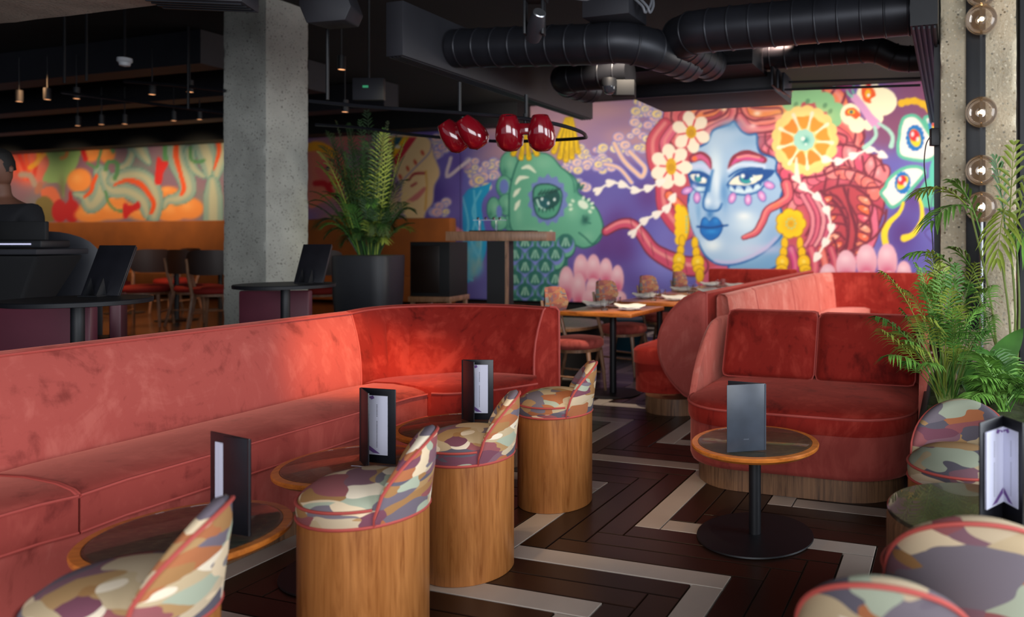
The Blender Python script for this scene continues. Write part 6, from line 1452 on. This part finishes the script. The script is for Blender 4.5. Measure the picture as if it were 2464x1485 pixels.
MB().box(p + Vector((0, .1, 0)), (.34, .3, .12), ROT).build('tray', M['box_duct'], g, True, bevel=.004)
for k in range(2): MB().tube(cat([p + Vector((.12 + .04 * k, -.02, .08)), p + Vector((.2 + .03 * k, -.05, .0)), p + Vector((.22 + .03 * k, -.04, -.04)), p + Vector((.25 + .02 * k, 0, .02)), p + Vector((.26, .05, .10))], 6), .009, 8).build('cable_loop', plain('grey_cable', '#6a6c72', .5), g, True)
MB().tube(cat([p + Vector((-.35, 0, .10)), p + Vector((-.2, 0, .07)), p + Vector((-.05, 0, .08))], 5), .02, 8).build('cable_loop', plain('grey_cable_2', '#7a7c82', .5), g, True)
p = Vector(Q(1466, 208, 5.75)); g = thing('camera_dome', 'dark dome camera under the flat box duct', 'camera', p)
MB().lathe([(.055, .06), (.060, .03), (.058, -.005)], p, 24).build('housing', M['black'], g, True); MB().lathe([(.052, -.005), (.045, -.04), (.025, -.058), (0, -.062)], p, 24, False).build('dome', plain('smoked_dome', '#3a3a40', .08, coat=1), g, True)
MB().box(p + Vector((.10, .1, .0)), (.18, .14, .12)).build('bracket_box', M['black_matt'], g, True, bevel=.004)
p = Vector(Q(300, 148, 7.0)); g = thing('smoke_detector', 'white round smoke detector on the dark ceiling at the left', 'detector', p)
MB().lathe([(.060, .03), (.062, .0), (.05, -.012)], p, 24).build('base', M['ceramic'], g, True); MB().lathe([(.048, -.012), (.042, -.04), (0, -.05)], p, 24, False).build('cap', M['ceramic'], g, True); MB().tube([p + Vector((0, 0, .03)), (p.x, p.y, 3.6)], .012, 8).build('stem', M['black'], g, True)
# concrete beam end and air curtain units, top left
a = Vector(Q(-60, 64, 4.9)); b_ = Vector(Q(480, 0, 4.36))
cbm = thing('concrete_beam', 'concrete beam underside in a bounce-lit tone at the top left corner', 'beam', a)
n = (b_ - a); n.z = 0; n.normalize(); sd = Vector((n.y, -n.x, 0)); zz_ = a.z
mb = MB(); rs = []
for u in np.linspace(-.2, 1.25, 30):
    p = a + (b_ - a) * u; j = .008 * mnoise.noise(p * 7)
    rs.append([(p.x + j, p.y, zz_ + j), (p.x - .0 + sd.x * .9, p.y + sd.y * .9, zz_ + j * .5), (p.x + sd.x * .9, p.y + sd.y * .9, 3.61), (p.x, p.y, 3.61)])
mb.rings(rs).build('beam_body', M['concrete_bounce'], cbm, True, ang=50)
p = Vector(Q(452, 8, 4.2)); g = thing('air_curtain', 'black slotted air unit at the top edge left of the column', 'vent', p)
MB().box(p + Vector((0, .12, .09)), (.52, .22, .13), R(8)).build('casing', M['box_duct'], g, True, bevel=.006)
for k in range(4): MB().box(p + Vector((0, .05 + .045 * k, .022)), (.50, .012, .01), R(8)).build('slot_strip', M['duct'], g, True, smooth=False)
p = Vector(Q(800, 15, 4.9)); g = thing('loudspeaker', 'dark grey tapered loudspeaker hanging right of the grey column', 'speaker', p)
poly_ = [(-.17, -.02), (-.12, -.14), (.13, -.12), (.17, -.03), (.10, .16), (-.16, .16)]
mb = MB(); n_ = len(poly_); mb.v = [(p.x + x, p.y - .1, p.z + z) for x, z in poly_] + [(p.x + x * .8, p.y + .15, p.z + z * .8) for x, z in poly_]
mb.f = [tuple(range(n_)), tuple(range(n_, 2 * n_))[::-1]] + [(i, (i + 1) % n_, (i + 1) % n_ + n_, i + n_) for i in range(n_)]; mb.build('cabinet', M['box_duct'], g, True, bevel=.01)
MB().box(p + Vector((0, 0, .25)), (.04, .04, .3)).build('bracket', M['black'], g, True)
p = Vector(Q(888, 215, 6.8)); g = thing('exit_sign', 'dark hanging sign box with a faint green mark right of the grey column', 'sign', p)
MB().box(p, (.28, .05, .20)).build('box', M['box_duct'], g, True, bevel=.004); MB().box(p + Vector((-.02, -.028, .02)), (.05, .003, .02)).build('green_mark', plain('green_glow', '#2a6a4a', .5, emis='#3aa070', es=.5), g, True, smooth=False); MB().tube([p + Vector((0, 0, .1)), (p.x, p.y, 3.6)], .01, 6).build('stem', M['black'], g, True)
# bulkhead with slot diffuser on the right
vz = 2.60; s_a = st(Q(2190, 67, (vz - H) * F / (YH - 67)))[0]
ta = st(Q(2190, 67, (vz - H) * F / (YH - 67)))[1]; tb_ = ta + .155
vb = thing('slot_diffuser', 'black bulkhead with long slatted air diffuser beside the rough column', 'vent', W(s_a, ta, vz))
MB().box(W(s_a + 1.9, (ta + tb_) / 2, vz + .5), (tb_ - ta, 3.8, .98), ROT).build('casing', M['black'], vb, True, smooth=False)
for k in range(5): MB().box(W(s_a + 1.9, ta + .018 + k * .03, vz), (.012, 3.76, .016), ROT).build('slat', M['duct'], vb, True, smooth=False)
# dark ceiling joists far left
for k, s_ in enumerate((6.0, 7.4, 8.7)):
    struct(MB().box(W(s_, -12.6, 3.42), (10, .28, .36), ROT).build('trim_%d' % (3 + k), M['box_duct'], None, smooth=False))
# lighting pipes
def pipe(label, pts, r=.016, name='lighting_pipe'):
    a = Vector(pts[0]); o = MB().tube([p - a for p in cat(pts, 8)], r, 8).build(name, M['duct'], None); o.location = a; return tag(o, label, 'pipe', 'lighting pipes')
pipe('lighting pipe crossing behind the grey column, upper one', [Q(300, 196, 7.6), Q(420, 205, 7.3), Q(540, 218, 7.0)]); pipe('lighting pipe crossing behind the grey column, lower one', [Q(150, 222, 8.2), Q(330, 245, 7.6), Q(540, 272, 7.2)])
# oval rail with the red lacquered lamps
rail_pts = [Q(745, 243, 5.2), Q(900, 258, 5.1), Q(1080, 270, 5.0), Q(1230, 282, 4.9), Q(1320, 295, 4.9), Q(1385, 312, 5.05), Q(1408, 326, 5.25), Q(1385, 334, 5.5), Q(1200, 340, 5.9), Q(1000, 325, 6.3), Q(870, 308, 6.5), Q(760, 300, 6.7)]
rail = pipe('curved oval rail holding the red lamps', rail_pts, .013, 'curved_rail')
hangers = [((208, 60), (208, 195), 7.4), ((155, 60), (155, 200), 7.5), ((788, 70), (788, 240), 5.2), ((453, 140), (453, 262), 7.2), ((1266, 235), (1266, 285), 4.9), ((1106, 205), (1106, 275), 5.0)]
hl = ['left thin hanger rod near the concrete beam', 'leftmost thin hanger rod by the concrete beam', 'hanger rod holding the curved rail right of the column', 'hanger rod by the left column edge', 'short hanger rod above the right pair of red lamps', 'short hanger rod above the left pair of red lamps']
for (a, b_, Y), lab in zip(hangers, hl):
    p0, p1_ = Vector(Q(*a, Y)), Vector(Q(*b_, Y)); p0.z = min(p0.z + (.3 if Y > 5.1 else .02), 3.6); o = MB().tube([p0 - p0, p1_ - p0], .012, 8).build('hanger_rod', M['black'], None); o.location = p0; tag(o, lab, 'rod', 'ceiling hanger rods')
def red_pair(label, px, py, Y, rot, sc=1.0, yaw=0, lobe=0):
    p = Vector(Q(px, py, Y)); g = thing('red_lamp', label, 'lamp', p, group='red lacquered twin lamps')
    mt = Matrix.Rotation(R(rot), 3, 'Y') @ Matrix.Rotation(R(yaw), 3, 'Z')
    for sx in (-1, 1):
        c = p + mt @ Vector((sx * (.105 if not lobe else .082) * sc, sx * (.0 if not lobe else -.05), 0)); ml = mt @ Matrix.Rotation(R(lobe), 3, 'Y') @ Matrix.Rotation(R(18), 3, 'X')
        prof = [(0, -.125), (.05, -.12), (.083, -.085), (.092, -.03), (.082, .035), (.062, .085), (.052, .108), (.045, .112), (.036, .104), (.034, .06), (0, .05)]
        sh = MB().lathe([(r_ * sc, z_ * sc) for r_, z_ in prof], c, 32, False, ml).build('shell', M['red_gloss'], g, True, ang=60)
        MB().lathe([(.033 * sc, .062 * sc), (0, .060 * sc)], c, 20, False, ml).build('opening', M['black'], sh, True)
    MB().box(p + mt @ Vector((0, 0, .02 * sc)), (.10 * sc, .05 * sc, .075 * sc), mtx=mt).build('bridge', M['red_gloss'], g, True, bevel=.012)
    MB().tube([p + mt @ Vector((0, 0, .05 * sc)), p + Vector((0, 0, .12 * sc))], .012, 8).build('stem', M['black'], g, True)
red_pair('upright red lacquered twin lamp hanging from the curved rail', 1264, 318, 4.9, 0)
red_pair('tilted red lacquered twin lamp, left one on the curved rail', 1113, 322, 5.0, -4, .95, 0, -30)
# small pendant spots far left
spots = [(46, 245, 8.5), (114, 240, 8.5), (184, 238, 8.5), (366, 228, 8.0), (457, 222, 8.0), (187, 303, 10), (244, 300, 10), (300, 299, 10), (418, 291, 10), (480, 288, 10), (830, 270, 8), (822, 168, 7)]
def spot_cyl(px, py, Y, first=None):
    p = Vector(Q(px, py, Y)); g = thing('ceiling_spot', 'small black cylinder spot glowing warm among the dark ceiling pipes', 'light', p, group='small ceiling spots'); return g
ORD = ['leftmost', 'second', 'third', 'fourth', 'rightmost']
p0 = thing('ceiling_spot', 'small black cylinder spot glowing warm under the dark ceiling', 'light', (0, 0, 0), group='small ceiling spots')
MB().lathe([(.034, -.0), (.036, .02), (.036, .13), (0, .13)], n=16, caps=False).build('can', M['black'], p0); MB().lathe([(.033, .004), (0, .002)], n=16, caps=False).build('lens', M['lamp_small'], p0); MB().tube([(0, 0, .13), (0, 0, .5)], .006, 6).build('stem', M['black'], p0)
for k, (px, py, Y) in enumerate(spots):
    c = p0 if k == 0 else dup(p0); c.location = Q(px, py, Y); c['label'] = 'small black ceiling spot glowing warm, ' + ('the %s of the upper row left of the column' % ORD[k] if k < 5 else 'the %s of the lower row left of the column' % ORD[k - 5] if k < 10 else ['right of the column below the lighting rail', 'right of the column high under the beams'][k - 10])
